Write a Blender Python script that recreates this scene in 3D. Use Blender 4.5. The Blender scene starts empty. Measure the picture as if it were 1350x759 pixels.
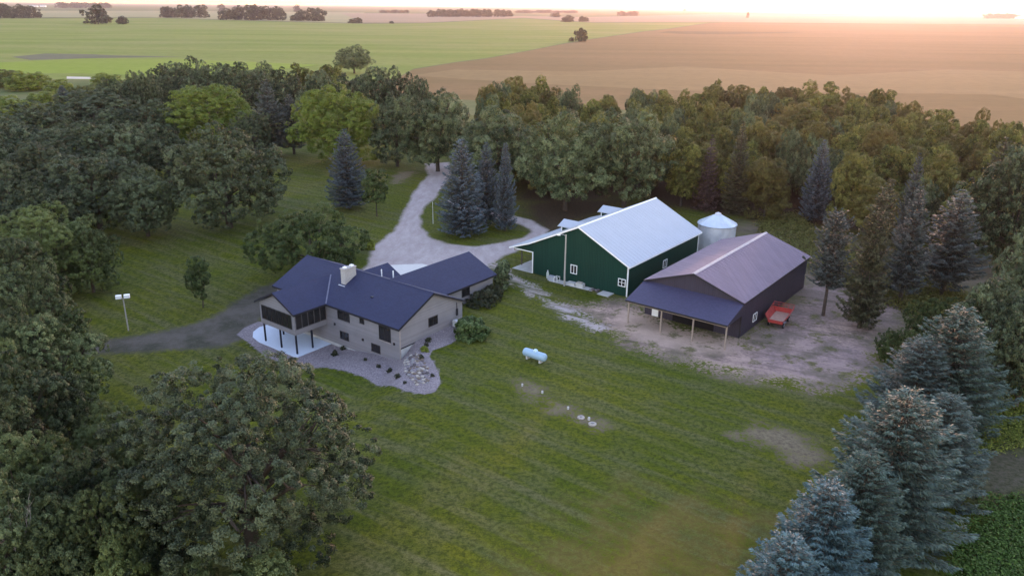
import bpy, math, random
import numpy as np
from mathutils import Vector

scene = bpy.context.scene
col = scene.collection
PI = math.pi
R = math.radians

# ------------------------------------------------------------------ helpers
def tag(o, label=None, cat=None, group=None, kind=None):
    if label: o['label'] = label
    if cat: o['category'] = cat
    if group: o['group'] = group
    if kind: o['kind'] = kind
    return o

def empty(name, loc=(0, 0, 0), rz=0.0, label=None, cat=None, group=None):
    o = bpy.data.objects.new(name, None)
    col.objects.link(o)
    o.location = loc
    o.rotation_euler = (0, 0, rz)
    o.empty_display_size = 0.5
    return tag(o, label, cat, group)

def link(name, mesh, mat=None, parent=None):
    o = bpy.data.objects.new(name, mesh)
    col.objects.link(o)
    if mat is not None and not mesh.materials:
        mesh.materials.append(mat)
    if parent: o.parent = parent
    return o

def np_mesh(name, V, Q, attrs=None, smooth=False):
    """mesh from numpy verts (N,3) and faces (M,k)"""
    V = np.asarray(V, np.float32); Q = np.asarray(Q, np.int32)
    m = bpy.data.meshes.new(name)
    m.vertices.add(len(V)); m.vertices.foreach_set('co', V.ravel())
    k = Q.shape[1]
    m.loops.add(Q.size); m.loops.foreach_set('vertex_index', Q.ravel())
    m.polygons.add(len(Q))
    m.polygons.foreach_set('loop_start', np.arange(0, Q.size, k, dtype=np.int32))
    m.polygons.foreach_set('loop_total', np.full(len(Q), k, np.int32))
    if smooth: m.polygons.foreach_set('use_smooth', np.ones(len(Q), bool))
    for n, a in (attrs or {}).items():
        at = m.attributes.new(n, 'FLOAT', 'POINT')
        at.data.foreach_set('value', np.asarray(a, np.float32))
    m.update(calc_edges=True)
    return m

class MB:
    """collects boxes, prisms and tubes into one mesh"""
    def __init__(self): self.v = []; self.f = []; self.s = []
    def add(self, v, f, smooth=False):
        n = len(self.v); self.v += [tuple(p) for p in v]
        self.f += [tuple(i + n for i in q) for q in f]; self.s += [smooth] * len(f)
        return self
    def box(self, x0, x1, y0, y1, z0, z1):
        v = [(x, y, z) for z in (z0, z1) for x, y in ((x0, y0), (x1, y0), (x1, y1), (x0, y1))]
        return self.add(v, [(3, 2, 1, 0), (4, 5, 6, 7), (0, 1, 5, 4), (1, 2, 6, 5), (2, 3, 7, 6), (3, 0, 4, 7)])
    def prism(self, prof, axis, t0, t1):
        """profile [(u,z)] extruded along axis 'x' (u=y) or 'y' (u=x)"""
        n = len(prof)
        mk = (lambda u, z, t: (t, u, z)) if axis == 'x' else (lambda u, z, t: (u, t, z))
        v = [mk(u, z, t0) for u, z in prof] + [mk(u, z, t1) for u, z in prof]
        f = [tuple(range(n)), tuple(range(2 * n - 1, n - 1, -1))]
        f += [(i, i + n, (i + 1) % n + n, (i + 1) % n) for i in range(n)]
        return self.add(v, f)
    def tube(self, pts, radii, n=8, cap=True, smooth=True):
        pts = [Vector(p) for p in pts]; vs = []; k = len(pts)
        if not hasattr(radii, '__len__'): radii = [radii] * k
        ref = Vector((0.13, 0.27, 1.0))
        for i, p in enumerate(pts):
            d = (pts[min(i + 1, k - 1)] - pts[max(i - 1, 0)])
            d = d.normalized() if d.length else Vector((0, 0, 1))
            a = d.cross(ref)
            if a.length < 0.05: a = d.cross(Vector((1, 0, 0)))
            a.normalize(); b = d.cross(a)
            for j in range(n):
                t = 2 * PI * j / n
                vs.append(p + (a * math.cos(t) + b * math.sin(t)) * radii[i])
        f = [(i * n + j, i * n + (j + 1) % n, (i + 1) * n + (j + 1) % n, (i + 1) * n + j) for i in range(k - 1) for j in range(n)]
        self.add(vs, f, smooth)
        if cap:
            self.add(vs[:n], [tuple(range(n - 1, -1, -1))]); self.add(vs[-n:], [tuple(range(n))])
        return self
    def lathe(self, prof, n=24, c=(0, 0, 0), smooth=True):
        vs = [(c[0] + r * math.cos(2 * PI * j / n), c[1] + r * math.sin(2 * PI * j / n), c[2] + z) for r, z in prof for j in range(n)]
        f = [(i * n + j, i * n + (j + 1) % n, (i + 1) * n + (j + 1) % n, (i + 1) * n + j) for i in range(len(prof) - 1) for j in range(n)]
        return self.add(vs, f, smooth)
    def build(self, name, mat, parent=None):
        m = bpy.data.meshes.new(name)
        m.from_pydata(self.v, [], self.f)
        m.polygons.foreach_set('use_smooth', self.s)
        m.validate(); m.update()
        import bmesh
        b = bmesh.new(); b.from_mesh(m); bmesh.ops.recalc_face_normals(b, faces=b.faces); b.to_mesh(m); b.free()
        return link(name, m, mat, parent)

# ------------------------------------------------------------------ materials
class NT:
    def __init__(self, name):
        self.m = bpy.data.materials.new(name); self.m.use_nodes = True
        self.t = self.m.node_tree; self.t.nodes.clear()
        self.out = self.t.nodes.new('ShaderNodeOutputMaterial')
    def n(self, typ, props=None, **inp):
        nd = self.t.nodes.new(typ)
        for k, v in (props or {}).items(): setattr(nd, k, v)
        for k, v in inp.items():
            self.set(nd, k, v)
        return nd
    def set(self, nd, k, v):
        s = nd.inputs[int(k[1:])] if k[0] == 'i' and k[1:].isdigit() else nd.inputs[k.replace('_', ' ')]
        if isinstance(v, bpy.types.NodeSocket): self.t.links.new(v, s)
        elif isinstance(v, bpy.types.Node): self.t.links.new(v.outputs[0], s)
        else:
            if hasattr(s.default_value, '__len__') and len(s.default_value) == 4 and len(v) == 3: v = (*v, 1)
            s.default_value = v
    def math(self, op, a, b=0.0, clamp=False):
        return self.n('ShaderNodeMath', {'operation': op, 'use_clamp': clamp}, i0=a, i1=b).outputs[0]
    def mix(self, f, a, b, blend='MIX'):
        nd = self.n('ShaderNodeMix', {'data_type': 'RGBA', 'blend_type': blend})
        self.set(nd, 'i0', f); self.set(nd, 'i6', a); self.set(nd, 'i7', b)
        return nd.outputs[2]
    def noise(self, scale, vec=None, detail=4.0, rough=0.55):
        nd = self.n('ShaderNodeTexNoise', Scale=scale, Detail=detail, Roughness=rough)
        if vec is not None: self.set(nd, 'Vector', vec)
        return nd.outputs[0]
    def ramp(self, f, a, b):
        return self.n('ShaderNodeMapRange', {'clamp': True}, Value=f, From_Min=a, From_Max=b).outputs[0]
    def pos(self): return self.n('ShaderNodeNewGeometry').outputs['Position']
    def obj(self): return self.n('ShaderNodeTexCoord').outputs['Object']
    def scl(self, vec, sc, rz=0.0):
        if rz: vec = self.n('ShaderNodeMapping', Vector=vec, Rotation=(0, 0, rz)).outputs[0]
        return self.n('ShaderNodeMapping', Vector=vec, Scale=sc).outputs[0]
    def attr(self, name): return self.n('ShaderNodeAttribute', {'attribute_name': name}).outputs['Fac']
    def bump(self, h, strength=0.3, dist=0.05):
        return self.n('ShaderNodeBump', Strength=strength, Distance=dist, Height=h).outputs[0]
    def surf(self, color, rough=0.8, spec=0.3, metal=0.0, normal=None):
        p = self.n('ShaderNodeBsdfPrincipled', Base_Color=color, Roughness=rough, Metallic=metal)
        self.set(p, 'Specular_IOR_Level', spec)
        if normal is not None: self.set(p, 'Normal', normal)
        self.t.links.new(p.outputs[0], self.out.inputs[0])
        return self.m

def plain(name, c, rough=0.7, spec=0.3, metal=0.0, var=0.18, scale=1.5):
    """painted or bare surface with slight wear"""
    k = NT(name); o = k.obj()
    n1 = k.noise(scale, o, 5.0); n2 = k.noise(scale * 9, o, 3.0)
    f = k.math('ADD', k.math('MULTIPLY', n1, 0.65), k.math('MULTIPLY', n2, 0.35))
    lo = tuple(x * (1 - var) for x in c); hi = tuple(min(1, x * (1 + var)) for x in c)
    cc = k.mix(k.ramp(f, 0.3, 0.7), lo, hi)
    return k.surf(cc, rough, spec, metal, k.bump(n2, 0.12, 0.01))

def siding(name, c, pitch, axis='z', rough=0.6, var=0.12, depth=0.02, spec=0.3):
    """lap boards (axis z) or vertical ribbed steel (axis xy)"""
    k = NT(name); o = k.obj(); sep = k.n('ShaderNodeSeparateXYZ', Vector=o)
    u = sep.outputs[2] if axis == 'z' else k.math('ADD', sep.outputs[0], sep.outputs[1])
    t = k.math('FRACT', k.math('DIVIDE', u, pitch))
    if axis == 'z': h = k.math('SUBTRACT', 1.0, t)
    else: h = k.ramp(k.math('ABSOLUTE', k.math('SUBTRACT', t, 0.5)), 0.47, 0.38)
    row = k.math('FLOOR', k.math('DIVIDE', u, pitch))
    w = k.n('ShaderNodeTexWhiteNoise', {'noise_dimensions': '1D'}, W=row).outputs[0]
    n1 = k.noise(0.5, o, 5.0)
    f = k.math('ADD', k.math('MULTIPLY', w, 0.35), k.math('MULTIPLY', n1, 0.65))
    cc = k.mix(k.ramp(f, 0.25, 0.75), tuple(x * (1 - var) for x in c), tuple(x * (1 + var) for x in c))
    return k.surf(cc, rough, spec, 0.0, k.bump(h, 0.8, depth))

def shingle(name, c, rz=0.0):
    k = NT(name); o = k.obj()
    br = k.n('ShaderNodeTexBrick', {'offset': 0.5}, Vector=k.scl(o, (1, 1, 1), rz), Color1=(0.25, 0.25, 0.25, 1), Color2=(0.85, 0.85, 0.85, 1), Mortar=(0, 0, 0, 1), Scale=1.0)
    br.inputs['Brick Width'].default_value = 0.33; br.inputs['Row Height'].default_value = 0.14; br.inputs['Mortar Size'].default_value = 0.008
    n1 = k.noise(0.35, o, 5.0); n2 = k.noise(14.0, o, 2.0)
    f = k.math('ADD', k.math('MULTIPLY', br.outputs[0], 0.4), k.math('ADD', k.math('MULTIPLY', n1, 0.35), k.math('MULTIPLY', n2, 0.3)))
    cc = k.mix(k.ramp(f, 0.2, 0.8), tuple(x * 0.72 for x in c), tuple(x * 1.35 for x in c))
    return k.surf(cc, 0.75, 0.35, 0.0, k.bump(br.outputs[0], 0.5, 0.012))

def leaf_mat(name, dark, light, trans=0.22, objvar=0.35, rough=0.55, hue=None):
    """foliage: leaf to leaf and tree to tree variation in pigment"""
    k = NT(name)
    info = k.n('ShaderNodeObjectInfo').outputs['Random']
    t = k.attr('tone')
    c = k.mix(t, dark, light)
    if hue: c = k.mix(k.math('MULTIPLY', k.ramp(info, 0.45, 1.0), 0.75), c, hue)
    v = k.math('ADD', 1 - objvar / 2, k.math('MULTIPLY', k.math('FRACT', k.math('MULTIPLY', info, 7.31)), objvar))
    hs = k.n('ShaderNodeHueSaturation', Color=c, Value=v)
    p = k.n('ShaderNodeBsdfPrincipled', Base_Color=hs.outputs[0], Roughness=rough)
    k.set(p, 'Specular_IOR_Level', 0.14)
    tr = k.n('ShaderNodeBsdfTranslucent', Color=hs.outputs[0])
    mx = k.n('ShaderNodeMixShader', i0=trans, i1=p.outputs[0], i2=tr.outputs[0])
    k.t.links.new(mx.outputs[0], k.out.inputs[0])
    return k.m

def glass_mat():
    k = NT('window_glass')
    n = k.noise(0.8, k.pos(), 2.0)
    c = k.mix(n, (0.006, 0.007, 0.009), (0.03, 0.028, 0.028))
    return k.surf(c, 0.08, 0.5, 0.0, k.bump(n, 0.03, 0.05))

# ------------------------------------------------------------------ terrain
TH = R(52.4)
DX = np.array([math.cos(TH), math.sin(TH)]); WX = np.array([math.sin(TH), -math.cos(TH)])
HOUSE_AT = np.array([-14.47, 93.07]); BARN_AT = np.array([17.69, 113.03]); SHED_AT = np.array([30.8, 97.42])
YAW = TH - PI / 2

def ss(t):
    t = np.clip(t, 0, 1); return t * t * (3 - 2 * t)

def height(x, y):
    x = np.asarray(x, float); y = np.asarray(y, float)
    a = (x - HOUSE_AT[0]) * WX[0] + (y - HOUSE_AT[1]) * WX[1]
    b = (x - HOUSE_AT[0]) * DX[0] + (y - HOUSE_AT[1]) * DX[1]
    d1 = ((1 - .346 * a) - b) / 1.058
    d2 = -(a - 0.9) * .86 - b * .51
    d = np.minimum(d1, d2)
    r = np.hypot(a - np.clip(a, -26, 1), b - np.clip(b, -3, 8))
    w = 2.2 + .45 * np.maximum(0, r - 3)
    S = ss((d + w) / (2 * w))
    S2 = ss((-a - 3) / 10) * S
    fade = 1 - ss((r - 80) / 45)
    return (-2.2 * S - 1.1 * S2) * fade

def hz(x, y): return float(height(x, y))

def sd_poly(X, Y, poly):
    """signed distance to a polygon, positive inside"""
    d2 = np.full(X.shape, 1e18); inside = np.zeros(X.shape, bool); n = len(poly)
    for i in range(n):
        x1, y1 = poly[i]; x2, y2 = poly[(i + 1) % n]
        ex, ey = x2 - x1, y2 - y1
        t = np.clip(((X - x1) * ex + (Y - y1) * ey) / (ex * ex + ey * ey + 1e-9), 0, 1)
        d2 = np.minimum(d2, (X - x1 - t * ex) ** 2 + (Y - y1 - t * ey) ** 2)
        if y1 != y2:
            inside ^= ((y1 > Y) != (y2 > Y)) & (X < (x2 - x1) * (Y - y1) / (y2 - y1) + x1)
    d = np.sqrt(d2)
    return np.where(inside, d, -d)

def loc2(org, a, b):
    p = org + WX * a + DX * b
    return float(p[0]), float(p[1])
AREA = {'drive': [(-24.94, 219.15), (-18.3, 221.77), (-16.31, 206.75), (-17.17, 190.76), (-18.09, 176.92), (-19.57, 169.57), (-19.6, 160.88), (-18.27, 151.87), (-15.67, 144.31), (-11.87, 140.37), (-7.11, 139.05), (-1.94, 141.7), (2.11, 145.45), (4.1, 149.3), (2.2, 154.36), (-1.72, 158.42), (-5.77, 160.77), (-10.99, 167.14), (-15.22, 174.05), (-13.59, 180.19), (-7.79, 170.04), (-1.29, 163.52), (3.83, 158.63), (7.02, 151.08), (6.22, 145.59), (3.48, 140.88), (0.9, 136.45), (-1.81, 133.14), (-3.6, 129.14), (-4.58, 127.01), (-9.76, 126.85), (-14.58, 123.48), (-21.83, 121.32), (-25.76, 122.36), (-24.87, 127.22), (-25.38, 132.39), (-25.6, 138.44), (-24.72, 143.48), (-23.41, 149.43), (-23.33, 157.62), (-23.5, 167.34), (-23.7, 179.76), (-23.36, 192.24), (-22.25, 203.48)], 'island': [(-17.46, 173.96), (-10.53, 165.14), (-5.7, 158.89), (-1.22, 155.41), (2.17, 151.47), (2.58, 148.14), (0.64, 144.87), (-2.96, 142.17), (-7.19, 140.53), (-11.56, 141.88), (-15.15, 146.44), (-17.54, 153.64), (-18.85, 162.84)], 'path': [(-4.71, 130.83), (-2.68, 129.17), (-0.41, 124.7), (2.09, 120.13), (5.31, 113.8), (7.98, 109.28), (10.97, 104.5), (13.27, 100.6), (11.05, 99.46), (8.87, 102.72), (6.71, 106.77), (4.28, 111.11), (1.8, 115.77), (-0.87, 119.67), (-3.85, 124.59)], 'yard': [(6.94, 111.18), (11.05, 109.37), (14.39, 110.73), (17.62, 110.82), (19.1, 107.71), (21.29, 104.18), (26.59, 98.78), (30.74, 96.81), (35.1, 101.14), (42.02, 110.83), (48.01, 120.71), (53.59, 126.32), (59.86, 128.98), (63.7, 125.82), (63.95, 118.24), (62.42, 111.38), (55.91, 103.62), (50.15, 96.76), (46.97, 90.69), (43.92, 85.86), (40.47, 84.16), (36.23, 82.5), (33.55, 83.82), (29.81, 84.94), (26.56, 86.53), (23.31, 88.6), (19.91, 90.76), (16.59, 94.47), (13.09, 98.98), (9.94, 105.36)], 'sand': [(15.73, 107.62), (19.01, 107.09), (22.5, 104.8), (26.84, 99.85), (30.88, 97.32), (28.38, 92.82), (24.21, 92.72), (20.61, 94.57), (17.44, 96.74), (15.18, 100.65)], 'backyard': [(39.26, 153.95), (51.61, 159.18), (58.99, 152.93), (65.63, 146.58), (72.1, 138.29), (89.9, 130.75), (91.28, 119.01), (83.69, 120.62), (74.08, 116.75), (64.18, 111.43), (53.96, 99.45), (49.73, 99.34), (41.19, 101.85), (33.93, 98.96), (44.28, 117.68), (50.24, 131.68), (48.52, 148.66), (42.48, 148.45)], 'litter': [(-1.08, 177.62), (4.12, 173.38), (14.38, 172.35), (29.74, 183.6), (34.81, 171.74), (46.49, 164.04), (60.43, 157.07), (76.89, 145.39), (99.67, 135.46), (143.86, 202.52), (83.16, 199.77), (45.5, 207.68), (16.9, 206.32), (2.67, 199.83)], 'litter2': [(3.71, 152.67), (2.28, 161.72), (1.53, 171.83), (7.74, 177.99), (21.92, 178.58), (27.26, 178.8), (20.49, 165.68), (13.15, 155.94), (8.06, 147.25)], 'road': [(-39.67, 127.22), (-42.6, 125.02), (-44.69, 117.81), (-45.97, 111.23), (-49.03, 107.23), (-53.35, 104.26), (-58.26, 101.96), (-65.81, 100.98), (-62.59, 95.27), (-56.62, 97.6), (-51.7, 98.21), (-46.82, 99.09), (-40.82, 100.0), (-38.3, 102.7), (-37.87, 105.49), (-38.16, 112.37), (-35.99, 117.36)], 'bed': [(-28.2, 93.21), (-24.79, 92.86), (-21.33, 90.71), (-18.57, 88.97), (-15.03, 84.92), (-12.24, 81.43), (-9.9, 80.25), (-8.75, 80.99), (-8.33, 83.13), (-8.75, 85.76), (-9.68, 88.75), (-10.44, 90.53), (-10.23, 92.4), (-8.41, 94.13), (-7.15, 96.15), (-6.51, 99.03), (-8.08, 103.43), (-12.4, 103.32), (-19.03, 104.03), (-28.81, 112.61), (-33.25, 109.4), (-38.47, 109.57), (-39.76, 107.16), (-40.02, 104.59), (-37.81, 102.18), (-33.59, 97.14)], 'patch': [(1.01, 83.72), (2.35, 83.16), (4.88, 79.59), (7.28, 76.97), (9.17, 74.8), (9.66, 73.19), (8.57, 72.7), (6.69, 74.59), (3.95, 77.77), (1.44, 81.39)], 'patch2': [(23.23, 72.03), (25.46, 74.3), (28.95, 73.72), (31.21, 70.96), (31.47, 68.48), (30.32, 66.38), (28.45, 66.35), (27.2, 68.26), (25.46, 70.11)], 'patch3': [(1.69, 49.5), (5.37, 51.3), (8.93, 55.68), (11.86, 57.84), (14.98, 56.81), (18.67, 55.83), (21.32, 53.87), (17.1, 49.71), (7.51, 48.73)], 'patch4': [(-31.03, 202.09), (-29.13, 210.25), (-25.98, 206.29), (-27.33, 196.58), (-29.69, 192.85)], 'cornerdirt': [(45.5, 68.3), (49.06, 70.54), (52.56, 69.87), (55.53, 68.48), (51.19, 61.89), (45.16, 60.04), (42.67, 61.75)], 'weeds': [(35.12, 49.96), (37.33, 54.11), (40.83, 57.21), (45.5, 60.62), (51.19, 61.89), (50.78, 56.32), (41.48, 47.17), (34.6, 47.08)], 'weeds2': [(46.12, 68.31), (49.47, 74.43), (54.25, 79.68), (60.37, 85.6), (69.76, 90.08), (59.08, 71.47), (51.77, 69.85)]}
FIELD = {'green': [(-371.58, 476.39), (-1577.93, 2070.26), (-1316.92, 2110.16), (-1063.76, 2419.25), (-763.74, 2194.71), (-348.73, 1909.91), (-223.66, 2053.99), (-130.0, 2423.12), (32.6, 3063.97), (215.99, 2311.23), (602.33, 2554.36), (326.88, 1758.96), (248.63, 1569.8), (101.6, 1133.32), (62.42, 1006.39), (17.14, 838.18), (-24.58, 694.71), (-46.82, 643.23), (-70.76, 568.35), (-71.8, 483.57), (-160.36, 449.83)], 'bright': [(-366.56, 487.96), (-418.58, 574.03), (-373.6, 588.29), (-340.56, 641.43), (-270.97, 647.23), (-202.12, 621.02), (-143.93, 596.07), (-177.26, 498.71), (-233.21, 497.89), (-278.72, 504.08)], 'slough': [(-403.44, 651.17), (-403.19, 699.2), (-361.8, 694.8), (-336.41, 682.52), (-273.57, 676.71), (-331.66, 647.59), (-369.28, 618.68)], 'tan': [(-157.35, 441.15), (-71.07, 478.53), (-69.92, 561.46), (-46.19, 634.48), (-24.22, 684.55), (16.85, 823.53), (61.16, 985.48), (99.28, 1106.96), (240.84, 1520.02), (315.44, 1696.82), (572.27, 2426.02), (875.63, 2965.55), (1554.57, 2056.06), (1230.05, 1185.21), (208.42, 187.91), (139.83, 212.16), (71.37, 335.59)], 'darkstrip': [(255.45, 1458.59), (290.08, 1558.98), (377.27, 1562.84), (449.05, 1561.82), (544.13, 1545.31), (366.96, 1410.57), (288.18, 1407.42)], 'tan2': [(5.47, 467.0), (-66.22, 511.47), (-41.21, 565.08), (42.85, 555.17), (128.23, 616.68), (215.62, 543.84), (327.52, 611.49), (526.55, 548.74), (301.08, 307.1), (251.47, 427.11), (90.83, 431.8)], 'tanb': [(-1612.34, 2115.72), (-1833.18, 2563.09), (-1328.54, 3024.93), (-1090.94, 2481.43)], 'pale': [(-2005.98, 2635.81), (-2423.77, 3895.85), (-1805.13, 4597.04), (-852.87, 4689.34), (-363.05, 1988.84), (-781.42, 2245.82), (-1090.94, 2481.43)], 'pink': [(-370.66, 2030.78), (-873.45, 4170.43), (-475.54, 4379.67), (72.52, 3666.01), (335.67, 3602.78), (1464.34, 6114.76), (4260.09, 6929.92), (3162.65, 4199.15), (1662.36, 2694.51), (618.58, 2623.73), (221.25, 2367.95), (33.65, 3164.11), (-133.34, 2485.49), (-228.51, 2098.74)], 'roadstrip': [(-266.83, 480.3), (-248.36, 478.67), (-241.52, 465.08), (-258.95, 465.68)]}
SPOT = {'farm1': (-4003, 6903), 'farm2': (-3993, 7018), 'farm3': (-2114, 5335), 'farm4': (2965, 4840), 'lamp': (-56.3, 105.72), 'sign': (-16.27, 154.86), 'st1': (1.32, 82.64), 'st2': (3.62, 80.87), 'st3': (6.36, 77.12), 'st4': (7.64, 75.19), 'st5': (8.47, 74.79), 'st6': (8.75, 73.82), 'cover': (9.94, 67.25), 'bush_h': (-5.38, 97.22), 'bush_j': (-4.53, 109.58), 'bush_w': (-1.57, 117.09), 'bush_y': (-26.19, 136.98), 'bush_b': (-3.13, 112.22), 'pl1': (-17.23, 91.86), 'pl2': (-19.29, 94.02), 'pl3': (-15.55, 90.26), 'pl4': (-13.85, 85.84), 'pl5': (-12.62, 83.61), 'pl6': (-11.21, 92.38), 'pl7': (-11.44, 90.05), 'pl8': (-11.3, 89.61), 'pl9': (-11.03, 95.31), 'pl10': (-11.17, 93.82), 'pl11': (-9.45, 84.92), 'pl12': (-24.21, 97.44), 'pl13': (-23.47, 99.37), 'bo0': (-12.98, 91.49), 'bo1': (-10.55, 82.91), 'bin': (37.87, 138.12), 'wagon': (37.81, 102.32)}
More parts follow.
